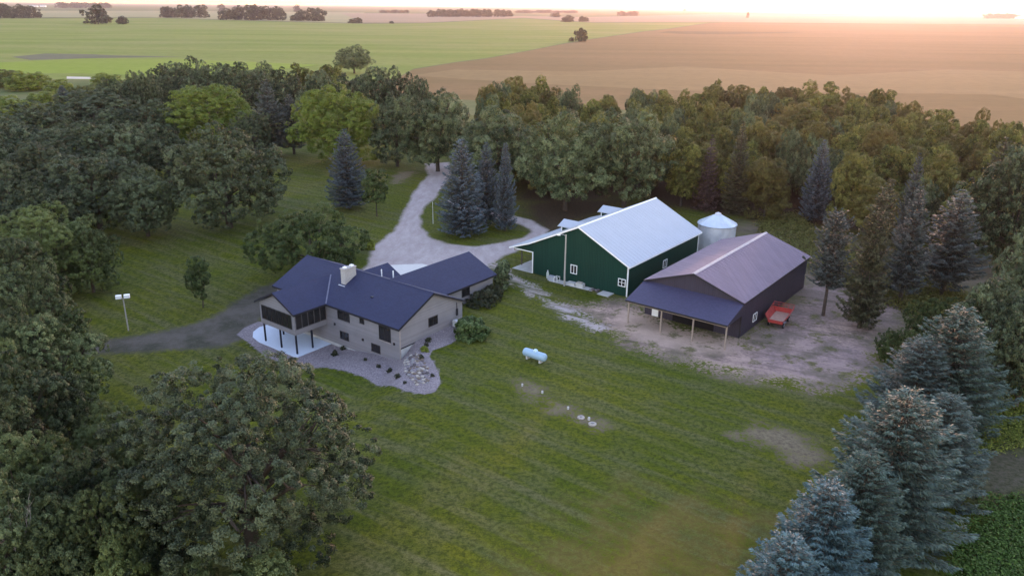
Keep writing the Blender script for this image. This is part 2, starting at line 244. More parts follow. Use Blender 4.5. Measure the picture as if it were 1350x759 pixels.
TREES = [
('spruce_blue', -35.9, 167.0, 17.5, 10.8, 'blue spruce with a dense cone beside the lawn left of the driveway', None),
('spruce_blue', -9.7, 146.6, 18.9, 11.9, 'largest grey green spruce on the round grass island in the driveway', None),
('spruce_blue', -5.4, 154.7, 17.0, 7.6, 'middle spruce of the driveway island, half behind the largest one', None),
('spruce_blue', -1.5, 150.2, 17.7, 5.6, 'narrow spruce with bare lower trunk at the right of the driveway island', None),
('young_tree', -28.7, 160.5, 10.2, 6.4, 'small dark broadleaf tree close beside the blue spruce left of the driveway', None),
('pine', 45.4, 106.0, 15.6, 7.1, 'round topped grey pine behind the red wagon', None),
('spruce_green', 48.8, 101.5, 20.2, 6.8, 'olive green spruce right of the red wagon', None),
('spruce_green', 57.0, 116.3, 18.4, 6.3, 'dark spruce standing behind the olive green spruce near the shed', None),
('spruce_grey', 59.0, 111.3, 18.3, 7.6, 'silver grey spruce with bare trunk on the dirt yard', None),
('spruce_grey', 67.2, 114.8, 17.1, 11.4, 'widest grey spruce on the right of the dirt yard', None),
('young_tree', -48.9, 115.3, 8.4, 4.5, 'young sapling on the lawn beside the left gravel road', None),
('maple_dark', -35.1, 129.4, 10.8, 20.6, 'round dark green tree behind the left end of the house', None),
('oak', -59.0, 157.4, 21.6, 24.8, 'broad lone oak with visible trunk at the edge of the left lawn', None),
('maple', -95.4, 247.8, 18.3, 30.4, 'bright green rounded maple behind the lone oak', None),
('maple', -48.6, 219.5, 21.3, 27.8, 'bright green maple with yellow crest behind the blue spruce', None),
('cottonwood', -20.3, 208.6, 20.9, 22.1, 'dark leafy tree overhanging the left bend of the driveway', None),
('cottonwood', -3.9, 187.1, 19.9, 22.7, 'grey green tree behind the driveway island spruces', None),
('cottonwood', 11.5, 167.3, 21.6, 21.2, 'large grey green cottonwood behind the green barn, left of its pair', None),
('cottonwood', 24.9, 171.3, 20.8, 21.7, 'large grey green cottonwood behind the green barn, right of its pair', None),
('oak', 83.5, 125.6, 21.4, 18.8, 'broad purplish oak at the right end of the dirt yard', None),
('spruce_grey', -70.0, 226.8, 22.3, 12.0, 'dark narrow spruce between the two bright green maples', None),
('spruce_grey', -65.2, 232.1, 17.6, 11.2, 'shorter dark spruce left of the yellow crested maple', None),
('spruce_purple', 42.8, 169.3, 16.7, 7.0, 'reddish spruce at the front of the woods behind the grain bin', None),
('cedar', 48.5, 166.8, 20.0, 7.2, 'narrow olive cedar at the front of the woods right of the grain bin', None),
('spruce_blue', 63.2, 159.6, 17.3, 7.5, 'pale blue spruce at the front of the woods behind the shed', None),
('spruce_green', 87.6, 139.8, 21.1, 8.3, 'tall green spruce poking out of the woods on the right', None),
('spruce_grey', 71.2, 136.8, 18.7, 5.4, 'thin dark spruce with pale top inside the right woods', None),
('spruce_near', 45.6, 73.5, 14, 12.8, 'tall grey green spruce at the far end of the right foreground row', None),
('spruce_near', 41.7, 72.3, 11, 11.6, 'bushy spruce on the lawn side of the tall grey green spruce', None),
('spruce_near', 31.4, 55.3, 14, 13.1, 'large spruce with pale blue tips in the middle of the right foreground row', None),
('spruce_near', 26.1, 49.2, 12, 9.2, 'spruce between the bright blue spruce and the large pale tipped spruce', None),
('spruce_near_blue', 21.7, 45.3, 12, 9.4, 'bright blue spruce beside the lawn at the bottom right', None),
('spruce_near_blue', 17.5, 40.1, 11.5, 8.4, 'pale blue spruce cut off by the bottom edge of the photo', None),
('spruce_near', 39.1, 62.1, 10, 10.2, 'shadowed spruce on the far side of the row behind the large pale tipped spruce', None),
('maple_dark', 57.5, 97.8, 6, 8.1, 'low leafy bush at the top of the right foreground spruce row', None),
('maple_dark', 48.6, 89.5, 5, 6.6, 'green leafy bush on the lawn edge beside the bushy spruce', None),
('oak', 56.7, 85.1, 13, 10.6, 'grey green broadleaf tree behind the tall grey green spruce', None),
('oak', 56.8, 78.4, 13, 9.9, 'broadleaf tree at the right edge behind the foreground spruces', None),
('oak', 69.8, 96.9, 16, 12.8, 'broadleaf tree cut by the right edge beside the dirt yard', None),
('oak', -138.8, 335.2, 21, 22.1, 'dark oak in the far row of the left woodland, in front of the green field', 'far oaks at the back edge of the left woodland'),
('oak', -135.1, 306.4, 20, 17.3, 'dark oak in the far row of the left woodland, in front of the green field', 'far oaks at the back edge of the left woodland'),
('oak', -128.8, 276.1, 20, 15.7, 'dark oak in the far row of the left woodland, in front of the green field', 'far oaks at the back edge of the left woodland'),
('oak', -134.4, 269.6, 18, 15.4, 'dark oak in the far row of the left woodland, in front of the green field', 'far oaks at the back edge of the left woodland'),
('oak', -121.0, 312.9, 21, 17.7, 'dark oak in the far row of the left woodland, in front of the green field', 'far oaks at the back edge of the left woodland'),
('oak', -115.3, 321.6, 20, 19.7, 'dark oak in the far row of the left woodland, in front of the green field', 'far oaks at the back edge of the left woodland'),
('oak', -104.6, 316.5, 20, 17.9, 'dark oak in the far row of the left woodland, in front of the green field', 'far oaks at the back edge of the left woodland'),
('oak', -85.0, 296.3, 20, 16.8, 'dark oak in the far row of the left woodland, in front of the green field', 'far oaks at the back edge of the left woodland'),
('cottonwood', -111.7, 361.8, 18, 15.3, 'dark oak in the far row of the left woodland, in front of the green field', 'far oaks at the back edge of the left woodland'),
('oak', -69.5, 285.0, 20, 16.2, 'dark oak in the far row of the left woodland, in front of the green field', 'far oaks at the back edge of the left woodland'),
('wood', -91.6, 347.2, 18, 14.7, 'dark oak in the far row of the left woodland, in front of the green field', 'far oaks at the back edge of the left woodland'),
('oak', -49.1, 279.1, 22, 18.5, 'dark oak in the far row of the left woodland, in front of the green field', 'far oaks at the back edge of the left woodland'),
('oak', -40.1, 280.3, 22, 15.9, 'dark oak in the far row of the left woodland, in front of the green field', 'far oaks at the back edge of the left woodland'),
('oak', -31.5, 262.4, 20, 11.2, 'dark oak in the far row of the left woodland, in front of the green field', 'far oaks at the back edge of the left woodland'),
('oak', -55.8, 275.2, 20, 16.9, 'dark oak in the far row of the left woodland, in front of the green field', 'far oaks at the back edge of the left woodland'),
('wood', -78.9, 342.7, 18, 12.9, 'dark oak in the far row of the left woodland, in front of the green field', 'far oaks at the back edge of the left woodland'),
('cottonwood', -103.7, 524.0, 18, 25.4, 'tallest oak sticking up above the far row against the green field', None),
('oak', -32.0, 214.7, 20, 16.4, 'tall dark oak with visible trunk at the far end of the driveway lawn', None),
('maple_small', -244.7, 404.3, 9, 22.9, 'yellowish green small tree at the far left edge of the woodland', 'bright shrubs at the far left'),
('maple_small', -264.3, 417.5, 9, 19.7, 'yellowish green small tree at the far left edge of the woodland', 'bright shrubs at the far left'),
('maple_small', -218.8, 386.3, 7, 14.6, 'yellowish green small tree at the far left edge of the woodland', 'bright shrubs at the far left'),
('maple_small', -187.6, 349.0, 8, 14.9, 'yellowish green small tree at the far left edge of the woodland', 'bright shrubs at the far left'),
('maple_small', -190.4, 321.9, 8, 18.4, 'yellowish green small tree at the far left edge of the woodland', 'bright shrubs at the far left'),
('maple_small', -192.7, 305.3, 8, 17.5, 'yellowish green small tree at the far left edge of the woodland', 'bright shrubs at the far left'),
('maple_small', -164.1, 327.9, 8, 15.6, 'yellowish green small tree at the far left edge of the woodland', 'bright shrubs at the far left'),
('maple_small', -162.6, 292.8, 8, 14.0, 'yellowish green small tree at the far left edge of the woodland', 'bright shrubs at the far left'),
('maple_small', -221.3, 437.2, 6, 16.5, 'yellowish green small tree at the far left edge of the woodland', 'bright shrubs at the far left'),
('maple_small', -160.9, 341.3, 8, 14.6, 'yellowish green small tree at the far left edge of the woodland', 'bright shrubs at the far left'),
('spruce_blue', -191.8, 340.1, 9, 8.4, 'small blue spruce among the yellowish small trees at far left', None),
('oak', -137.7, 260.0, 15, 32.2, 'far crown left of the bright maple', 'oaks massed on the left'),
('oak', -111.7, 235.5, 15, 22.6, 'oak crown just left of the bright maple', 'oaks massed on the left'),
('oak', -140.7, 231.1, 15, 25.5, 'oak below the yellowish small trees', 'oaks massed on the left'),
('oak', -99.0, 195.0, 15, 22.6, 'oak crown up and left of the lone oak', 'oaks massed on the left'),
('oak', -110.2, 194.1, 15, 22.5, 'oak in the middle of the left woodland', 'oaks massed on the left'),
('oak', -87.5, 196.6, 14, 15.2, 'small oak crown left of the lone oak', 'oaks massed on the left'),
('oak', -103.4, 170.6, 16, 21.6, 'broad oak in the middle of the left woodland', 'oaks massed on the left'),
('oak', -127.3, 195.1, 15, 22.6, 'oak at the left edge in the upper woodland', 'oaks massed on the left'),
('oak', -100.3, 149.5, 16, 19.1, 'oak at the left edge level with the lone oak', 'oaks massed on the left'),
('oak', -87.1, 159.3, 16, 23.3, 'broad oak with lumpy crown, nearest to the shaded lawn', 'oaks massed on the left'),
('oak', -74.7, 154.2, 14, 14.4, 'low oak on the shaded lawn left of the lone oak', 'oaks massed on the left'),
('oak', -88.8, 140.6, 15, 16.7, 'oak overlapping the left edge above the lawn corner', 'oaks massed on the left'),
('oak', -122.5, 176.1, 15, 20.5, 'oak cut by the left edge beneath the small trees', 'oaks massed on the left'),
('oak', -73.2, 220.6, 14, 12.7, 'oak behind the lone oak near the dark spruce', 'oaks massed on the left'),
('oak_near', -75.4, 119.9, 15, 16.8, 'oak reaching over the shaded lawn above the floodlight pole', 'oaks beside the left lawn and foreground'),
('oak_near', -69.5, 121.7, 13, 9.8, 'oak whose branches end just above the floodlight pole', 'oaks beside the left lawn and foreground'),
('oak_near', -73.6, 107.4, 15, 13.0, 'oak at the left edge above the floodlight pole', 'oaks beside the left lawn and foreground'),
('oak_near', -61.1, 92.0, 15, 12.3, 'lumpy oak at the left edge level with the floodlight pole', 'oaks beside the left lawn and foreground'),
('oak_near', -56.1, 78.8, 15, 9.9, 'oak at the left edge below the floodlight level', 'oaks beside the left lawn and foreground'),
('oak_near', -51.2, 79.5, 13, 11.5, 'oak hiding the left end of the gravel road', 'oaks beside the left lawn and foreground'),
('oak_near', -52.8, 72.2, 13, 10.6, 'oak at the left edge above the big foreground oak', 'oaks beside the left lawn and foreground'),
('oak_near', -47.1, 68.4, 13, 11.0, 'pale topped oak up and left of the big foreground oak', 'oaks beside the left lawn and foreground'),
('oak_near', -44.0, 58.2, 13, 9.6, 'oak cut by the left edge beside the big foreground oak', 'oaks beside the left lawn and foreground'),
('oak_near', -36.4, 61.4, 11, 7.6, 'oak crown merging with the left of the big foreground oak', 'oaks beside the left lawn and foreground'),
('oak_near', -39.0, 53.8, 12, 9.0, 'dark oak low at the left edge', 'oaks beside the left lawn and foreground'),
('oak_near', -34.7, 53.8, 11, 8.3, 'dark oak tucked under the left of the big foreground oak', 'oaks beside the left lawn and foreground'),
('oak_near', -36.5, 47.0, 12, 8.8, 'dark oak at the bottom left edge', 'oaks beside the left lawn and foreground'),
('oak_near', -34.0, 48.5, 10, 7.7, 'low tree at the bottom left beneath the big foreground oak', 'oaks beside the left lawn and foreground'),
('oak_hero', -21.6, 54.4, 18.2, 20.8, 'big foreground oak with open limbs at the bottom left', None),
('oak_near', -31.7, 56.0, 10, 6.9, 'low oak hidden behind the left half of the big foreground oak', None),
('oak_near', -30.2, 49.8, 10, 6.3, 'dark oak under the left edge of the big foreground oak', None),
('maple_near', -28.3, 51.1, 7, 5.9, 'leafy low tree beneath the left limbs of the big foreground oak', None),
('maple_near', -32.7, 48.0, 8, 5.0, 'pale yellowish small tree at the bottom left corner', None),
('maple_near', -28.7, 46.9, 7, 4.4, 'low leafy tree along the bottom edge under the big oak', None),
('maple_near', -23.6, 47.4, 5, 5.0, 'low bush at the bottom edge in front of the big oak', None),
('maple_near', -18.3, 46.1, 5.5, 6.0, 'pale leafy bush at the bottom edge below the trunk of the big oak', None),
('dead_tree', -35.2, 46.3, 9, 3.2, 'bare dead tree with pale branches at the bottom left', None),
('wood', -9.1, 271.0, 17.0, 9.8, 'broadleaf tree in the skyline row of the woods behind the green barn', 'woods behind the green barn, skyline row'),
('cottonwood', -4.5, 276.8, 17.4, 9.9, 'broadleaf tree in the skyline row of the woods behind the green barn', 'woods behind the green barn, skyline row'),
('wood', 0.3, 284.7, 18.7, 11.0, 'broadleaf tree in the skyline row of the woods behind the green barn', 'woods behind the green barn, skyline row'),
('wood', 7.9, 290.4, 18.3, 10.0, 'broadleaf tree in the skyline row of the woods behind the green barn', 'woods behind the green barn, skyline row'),
('wood', 11.3, 281.4, 16.8, 9.0, 'broadleaf tree in the skyline row of the woods behind the green barn', 'woods behind the green barn, skyline row'),
('wood', 13.2, 275.0, 16.1, 12.2, 'broadleaf tree in the skyline row of the woods behind the green barn', 'woods behind the green barn, skyline row'),
('cottonwood', 17.1, 269.5, 16.0, 8.8, 'broadleaf tree in the skyline row of the woods behind the green barn', 'woods behind the green barn, skyline row'),
('cottonwood', 18.5, 261.2, 18.1, 10.9, 'broadleaf tree in the skyline row of the woods behind the green barn', 'woods behind the green barn, skyline row'),
('wood', 30.5, 253.4, 15.7, 8.7, 'broadleaf tree in the skyline row of the woods behind the green barn', 'woods behind the green barn, skyline row'),
('cottonwood', 40.2, 254.7, 17.8, 11.2, 'broadleaf tree in the skyline row of the woods behind the green barn', 'woods behind the green barn, skyline row'),
('wood', 43.5, 262.7, 16.2, 12.1, 'broadleaf tree in the skyline row of the woods behind the green barn', 'woods behind the green barn, skyline row'),
('wood', 50.1, 265.2, 16.3, 9.8, 'broadleaf tree in the skyline row of the woods behind the green barn', 'woods behind the green barn, skyline row'),
('wood', 59.0, 272.9, 15.6, 8.6, 'broadleaf tree in the skyline row of the woods behind the shed', 'woods behind the shed, skyline row'),
('wood', 68.0, 281.0, 17.0, 11.7, 'broadleaf tree in the skyline row of the woods behind the shed', 'woods behind the shed, skyline row'),
('wood', 72.1, 286.5, 17.8, 9.1, 'broadleaf tree in the skyline row of the woods behind the shed', 'woods behind the shed, skyline row'),
('wood', 81.0, 287.3, 16.3, 11.9, 'broadleaf tree in the skyline row of the woods behind the shed', 'woods behind the shed, skyline row'),
('wood', 88.8, 285.4, 16.0, 9.5, 'broadleaf tree in the skyline row of the woods behind the shed', 'woods behind the shed, skyline row'),
('wood', 99.7, 286.0, 15.8, 8.9, 'broadleaf tree in the skyline row of the woods behind the shed', 'woods behind the shed, skyline row'),
('wood', 104.0, 277.4, 18.8, 12.0, 'broadleaf tree in the skyline row of the woods behind the shed', 'woods behind the shed, skyline row'),
('wood', 107.7, 270.5, 18.9, 12.2, 'broadleaf tree in the skyline row of the woods behind the shed', 'woods behind the shed, skyline row'),
('wood', 111.1, 264.6, 17.7, 9.1, 'broadleaf tree in the skyline row of the woods behind the shed', 'woods behind the shed, skyline row'),
('cottonwood', 110.5, 258.0, 15.9, 9.0, 'broadleaf tree in the skyline row of the woods behind the shed', 'woods behind the shed, skyline row'),
('wood', 113.5, 249.7, 18.8, 11.2, 'broadleaf tree in the skyline row of the woods right of the shed', 'woods right of the shed, skyline row'),
('cottonwood', 114.1, 242.2, 16.0, 10.7, 'broadleaf tree in the skyline row of the woods right of the shed', 'woods right of the shed, skyline row'),
('cottonwood', 109.2, 230.6, 16.0, 8.5, 'broadleaf tree in the skyline row of the woods right of the shed', 'woods right of the shed, skyline row'),
('wood', 110.1, 222.5, 18.1, 9.2, 'broadleaf tree in the skyline row of the woods right of the shed', 'woods right of the shed, skyline row'),
('wood', 117.5, 219.2, 16.4, 12.5, 'broadleaf tree in the skyline row of the woods right of the shed', 'woods right of the shed, skyline row'),
('wood', 121.2, 208.3, 17.8, 8.6, 'broadleaf tree in the skyline row of the woods right of the shed', 'woods right of the shed, skyline row'),
('wood', 119.3, 200.5, 16.1, 9.7, 'broadleaf tree in the skyline row of the woods right of the shed', 'woods right of the shed, skyline row'),
('wood', 114.5, 188.0, 17.5, 8.8, 'broadleaf tree in the skyline row of the woods right of the shed', 'woods right of the shed, skyline row'),
('wood', 115.3, 181.4, 17.8, 10.8, 'broadleaf tree in the skyline row of the woods right of the shed', 'woods right of the shed, skyline row'),
('wood', 110.3, 174.6, 18.0, 10.8, 'broadleaf tree in the skyline row of the woods right of the shed', 'woods right of the shed, skyline row'),
('wood', 109.4, 164.8, 18.3, 11.1, 'broadleaf tree in the skyline row of the woods right of the shed', 'woods right of the shed, skyline row'),
('wood', 8.9, 183.4, 12.2, 12.4, 'broadleaf tree in the front row of the woods behind the green barn', 'woods behind the green barn, front row'),
('cottonwood', 17.7, 188.7, 13.6, 9.9, 'broadleaf tree in the front row of the woods behind the green barn', 'woods behind the green barn, front row'),
('wood', 31.5, 190.7, 15.0, 9.6, 'broadleaf tree in the front row of the woods behind the green barn', 'woods behind the green barn, front row'),
('wood', 32.0, 183.5, 13.4, 9.0, 'broadleaf tree in the front row of the woods behind the green barn', 'woods behind the green barn, front row'),
('wood', 37.8, 172.1, 15.0, 9.6, 'broadleaf tree in the front row of the woods behind the shed', 'woods behind the shed, front row'),
('wood', 53.3, 161.0, 13.2, 10.9, 'broadleaf tree in the front row of the woods behind the shed', 'woods behind the shed, front row'),
('wood', 66.9, 152.2, 15.9, 8.6, 'broadleaf tree in the front row of the woods behind the shed', 'woods behind the shed, front row'),
('wood', 70.6, 146.4, 12.2, 12.0, 'broadleaf tree in the front row of the woods right of the shed', 'woods right of the shed, front row'),
('cottonwood', 76.5, 143.7, 13.2, 9.1, 'broadleaf tree in the front row of the woods right of the shed', 'woods right of the shed, front row'),
('wood', 82.0, 139.7, 12.3, 8.5, 'broadleaf tree in the front row of the woods right of the shed', 'woods right of the shed, front row'),
('wood', 91.2, 134.1, 14.1, 9.8, 'broadleaf tree in the front row of the woods right of the shed', 'woods right of the shed, front row'),
('wood', 99.2, 132.4, 12.7, 10.9, 'broadleaf tree in the front row of the woods right of the shed', 'woods right of the shed, front row'),
('wood', 55.0, 181.9, 17.4, 10.8, 'broadleaf tree in the thick middle of the woods behind the shed', 'woods behind the shed, thick middle'),
('wood', 91.7, 268.9, 14.0, 11.7, 'broadleaf tree in the thick middle of the woods behind the shed', 'woods behind the shed, thick middle'),
('wood', 90.7, 240.5, 17.4, 10.3, 'broadleaf tree in the thick middle of the woods behind the shed', 'woods behind the shed, thick middle'),
('cottonwood', 76.4, 251.2, 17.2, 9.7, 'broadleaf tree in the thick middle of the woods behind the shed', 'woods behind the shed, thick middle'),
('wood', 37.5, 242.1, 16.0, 8.9, 'broadleaf tree in the thick middle of the woods behind the green barn', 'woods behind the green barn, thick middle'),
('wood', 26.8, 206.1, 16.3, 8.8, 'broadleaf tree in the thick middle of the woods behind the green barn', 'woods behind the green barn, thick middle'),
('wood', 74.5, 221.8, 13.5, 8.5, 'broadleaf tree in the thick middle of the woods behind the shed', 'woods behind the shed, thick middle'),
('wood', 22.9, 236.7, 16.1, 9.6, 'broadleaf tree in the thick middle of the woods behind the green barn', 'woods behind the green barn, thick middle'),
('cottonwood', 35.4, 232.2, 15.7, 9.4, 'broadleaf tree in the thick middle of the woods behind the green barn', 'woods behind the green barn, thick middle'),
('cottonwood', 85.9, 262.5, 16.3, 8.7, 'broadleaf tree in the thick middle of the woods behind the shed', 'woods behind the shed, thick middle'),
('wood', 103.0, 239.5, 17.1, 9.2, 'broadleaf tree in the thick middle of the woods right of the shed', 'woods right of the shed, thick middle'),
('wood', 57.5, 213.3, 16.5, 11.7, 'broadleaf tree in the thick middle of the woods behind the shed', 'woods behind the shed, thick middle'),
('wood', 85.0, 154.5, 16.1, 10.4, 'broadleaf tree in the thick middle of the woods right of the shed', 'woods right of the shed, thick middle'),
('wood', 91.4, 221.8, 13.4, 12.2, 'broadleaf tree in the thick middle of the woods behind the shed', 'woods behind the shed, thick middle'),
('wood', 76.6, 195.5, 15.6, 11.6, 'broadleaf tree in the thick middle of the woods behind the shed', 'woods behind the shed, thick middle'),
('cottonwood', 47.5, 233.2, 14.6, 9.2, 'broadleaf tree in the thick middle of the woods behind the shed', 'woods behind the shed, thick middle'),
('wood', 5.3, 263.0, 15.4, 10.1, 'broadleaf tree in the thick middle of the woods behind the green barn', 'woods behind the green barn, thick middle'),
('wood', 96.4, 195.2, 17.1, 9.4, 'broadleaf tree in the thick middle of the woods right of the shed', 'woods right of the shed, thick middle'),
('wood', 95.7, 231.9, 15.4, 11.7, 'broadleaf tree in the thick middle of the woods behind the shed', 'woods behind the shed, thick middle'),
('wood', 69.2, 184.0, 17.2, 11.9, 'broadleaf tree in the thick middle of the woods behind the shed', 'woods behind the shed, thick middle'),
('wood', 4.4, 219.3, 16.9, 10.5, 'broadleaf tree in the thick middle of the woods behind the green barn', 'woods behind the green barn, thick middle'),
('wood', 71.9, 272.9, 15.5, 11.5, 'broadleaf tree in the thick middle of the woods behind the shed', 'woods behind the shed, thick middle'),
('cottonwood', 39.1, 197.3, 17.3, 9.5, 'broadleaf tree in the thick middle of the woods behind the shed', 'woods behind the shed, thick middle'),
('cottonwood', 67.5, 169.0, 15.9, 11.4, 'broadleaf tree in the thick middle of the woods behind the shed', 'woods behind the shed, thick middle'),
('wood', 44.2, 178.7, 13.1, 10.1, 'broadleaf tree in the thick middle of the woods behind the shed', 'woods behind the shed, thick middle'),
('wood', 6.2, 228.5, 16.0, 10.0, 'broadleaf tree in the thick middle of the woods behind the green barn', 'woods behind the green barn, thick middle'),
('wood', 91.6, 166.6, 15.3, 9.2, 'broadleaf tree in the thick middle of the woods right of the shed', 'woods right of the shed, thick middle'),
('wood', 69.1, 204.3, 14.4, 12.1, 'broadleaf tree in the thick middle of the woods behind the shed', 'woods behind the shed, thick middle'),
('wood', 88.9, 175.7, 15.0, 12.2, 'broadleaf tree in the thick middle of the woods right of the shed', 'woods right of the shed, thick middle'),
('cottonwood', -7.7, 254.3, 15.8, 9.1, 'broadleaf tree in the thick middle of the woods behind the green barn', 'woods behind the green barn, thick middle'),
('wood', 45.8, 220.9, 13.1, 10.0, 'broadleaf tree in the thick middle of the woods behind the shed', 'woods behind the shed, thick middle'),
('wood', 82.1, 230.3, 16.5, 12.4, 'broadleaf tree in the thick middle of the woods behind the shed', 'woods behind the shed, thick middle'),
('wood', 100.7, 158.5, 16.1, 11.2, 'broadleaf tree in the thick middle of the woods right of the shed', 'woods right of the shed, thick middle'),
('wood', 108.3, 149.7, 13.2, 9.4, 'broadleaf tree in the thick middle of the woods right of the shed', 'woods right of the shed, thick middle'),
('wood', -6.3, 245.1, 15.2, 9.0, 'broadleaf tree in the thick middle of the woods behind the green barn', 'woods behind the green barn, thick middle'),
('wood', 64.9, 248.4, 14.5, 11.4, 'broadleaf tree in the thick middle of the woods behind the shed', 'woods behind the shed, thick middle'),
('wood', 62.2, 228.4, 14.9, 9.2, 'broadleaf tree in the thick middle of the woods behind the shed', 'woods behind the shed, thick middle'),
('wood', 24.5, 217.0, 14.9, 11.5, 'broadleaf tree in the thick middle of the woods behind the green barn', 'woods behind the green barn, thick middle'),
('wood', 1.4, 236.1, 14.5, 9.6, 'broadleaf tree in the thick middle of the woods behind the green barn', 'woods behind the green barn, thick middle'),
('wood', 103.9, 205.3, 16.8, 10.9, 'broadleaf tree in the thick middle of the woods right of the shed', 'woods right of the shed, thick middle'),
('cottonwood', 96.7, 149.2, 15.6, 11.5, 'broadleaf tree in the thick middle of the woods right of the shed', 'woods right of the shed, thick middle'),
('wood', 86.2, 191.3, 16.3, 11.6, 'broadleaf tree in the thick middle of the woods right of the shed', 'woods right of the shed, thick middle'),
('wood', 51.0, 172.8, 14.4, 10.8, 'broadleaf tree in the thick middle of the woods behind the shed', 'woods behind the shed, thick middle'),
('wood', 13.6, 209.9, 15.0, 12.4, 'broadleaf tree in the thick middle of the woods behind the green barn', 'woods behind the green barn, thick middle'),
('wood', -7.4, 215.0, 13.3, 12.3, 'broadleaf tree in the thick middle of the woods behind the green barn', 'woods behind the green barn, thick middle'),
('wood', 84.4, 276.5, 13.8, 10.9, 'broadleaf tree in the thick middle of the woods behind the shed', 'woods behind the shed, thick middle'),
('wood', 1.7, 253.3, 16.1, 10.1, 'broadleaf tree in the thick middle of the woods behind the green barn', 'woods behind the green barn, thick middle'),
('wood', 66.1, 262.3, 17.2, 9.5, 'broadleaf tree in the thick middle of the woods behind the shed', 'woods behind the shed, thick middle'),
('wood', 52.0, 242.0, 16.6, 9.5, 'broadleaf tree in the thick middle of the woods behind the shed', 'woods behind the shed, thick middle'),
('wood', 78.4, 212.1, 17.2, 11.5, 'broadleaf tree in the thick middle of the woods behind the shed', 'woods behind the shed, thick middle'),
('wood', 26.7, 225.8, 13.9, 8.7, 'broadleaf tree in the thick middle of the woods behind the green barn', 'woods behind the green barn, thick middle'),
('wood', -1.7, 206.0, 15.2, 9.8, 'broadleaf tree in the thick middle of the woods behind the green barn', 'woods behind the green barn, thick middle'),
('wood', 49.7, 189.2, 15.2, 10.6, 'broadleaf tree in the thick middle of the woods behind the shed', 'woods behind the shed, thick middle'),
('wood', 47.7, 203.9, 15.3, 10.3, 'broadleaf tree in the thick middle of the woods behind the shed', 'woods behind the shed, thick middle'),
('wood', 14.3, 196.8, 14.1, 9.1, 'broadleaf tree in the thick middle of the woods behind the green barn', 'woods behind the green barn, thick middle'),
('wood', 38.4, 213.4, 17.3, 11.1, 'broadleaf tree in the thick middle of the woods behind the green barn', 'woods behind the green barn, thick middle'),
('wood', 58.9, 190.2, 16.1, 9.9, 'broadleaf tree in the thick middle of the woods behind the shed', 'woods behind the shed, thick middle'),
('wood', 88.6, 211.1, 15.4, 11.2, 'broadleaf tree in the thick middle of the woods behind the shed', 'woods behind the shed, thick middle'),
('cottonwood', 71.9, 231.6, 13.1, 10.2, 'broadleaf tree in the thick middle of the woods behind the shed', 'woods behind the shed, thick middle'),
('wood', 3.9, 194.7, 13.2, 9.9, 'broadleaf tree in the thick middle of the woods behind the green barn', 'woods behind the green barn, thick middle'),
('wood', 11.5, 241.2, 16.7, 9.7, 'broadleaf tree in the thick middle of the woods behind the green barn', 'woods behind the green barn, thick middle'),
('wood', 77.9, 182.1, 16.8, 10.4, 'broadleaf tree in the thick middle of the woods behind the shed', 'woods behind the shed, thick middle'),
('wood', 92.8, 253.2, 14.0, 11.8, 'broadleaf tree in the thick middle of the woods behind the shed', 'woods behind the shed, thick middle'),
('cottonwood', 59.7, 205.0, 17.1, 9.6, 'broadleaf tree in the thick middle of the woods behind the shed', 'woods behind the shed, thick middle'),
('wood', 94.4, 204.6, 14.6, 10.6, 'broadleaf tree in the thick middle of the woods right of the shed', 'woods right of the shed, thick middle'),
('wood', 79.6, 161.9, 15.6, 11.2, 'broadleaf tree in the thick middle of the woods right of the shed', 'woods right of the shed, thick middle'),
('wood', 49.4, 252.5, 16.1, 10.5, 'broadleaf tree in the thick middle of the woods behind the shed', 'woods behind the shed, thick middle'),
('wood', 99.2, 186.4, 16.8, 12.2, 'broadleaf tree in the thick middle of the woods right of the shed', 'woods right of the shed, thick middle'),
('wood', -2.0, 225.2, 16.7, 9.8, 'broadleaf tree in the thick middle of the woods behind the green barn', 'woods behind the green barn, thick middle'),
('wood', 99.9, 220.0, 17.2, 9.7, 'broadleaf tree in the thick middle of the woods right of the shed', 'woods right of the shed, thick middle'),
('wood', 100.9, 264.7, 13.6, 9.0, 'broadleaf tree in the thick middle of the woods behind the shed', 'woods behind the shed, thick middle'),
('wood', 4.8, 271.9, 14.9, 8.6, 'broadleaf tree in the thick middle of the woods behind the green barn', 'woods behind the green barn, thick middle'),
('wood', 55.1, 221.8, 17.2, 9.8, 'broadleaf tree in the thick middle of the woods behind the shed', 'woods behind the shed, thick middle'),
('wood', 82.2, 242.1, 15.0, 9.0, 'broadleaf tree in the thick middle of the woods behind the shed', 'woods behind the shed, thick middle'),
('wood', 70.1, 241.2, 13.4, 12.0, 'broadleaf tree in the thick middle of the woods behind the shed', 'woods behind the shed, thick middle'),
('wood', 106.3, 196.0, 13.3, 11.4, 'broadleaf tree in the thick middle of the woods right of the shed', 'woods right of the shed, thick middle'),
('wood', 28.1, 243.6, 16.2, 8.9, 'broadleaf tree in the thick middle of the woods behind the green barn', 'woods behind the green barn, thick middle'),
('wood', 80.6, 171.2, 17.4, 9.6, 'broadleaf tree in the thick middle of the woods right of the shed', 'woods right of the shed, thick middle'),
('wood', 77.2, 261.1, 13.8, 9.2, 'broadleaf tree in the thick middle of the woods behind the shed', 'woods behind the shed, thick middle'),
('wood', 110.1, 212.9, 14.0, 12.0, 'broadleaf tree in the thick middle of the woods right of the shed', 'woods right of the shed, thick middle'),
('wood', 57.1, 257.5, 15.5, 9.6, 'broadleaf tree in the thick middle of the woods behind the shed', 'woods behind the shed, thick middle'),
('wood', 93.9, 277.7, 16.3, 11.0, 'broadleaf tree in the thick middle of the woods behind the shed', 'woods behind the shed, thick middle'),
('wood', 14.1, 250.2, 13.3, 10.5, 'broadleaf tree in the thick middle of the woods behind the green barn', 'woods behind the green barn, thick middle'),
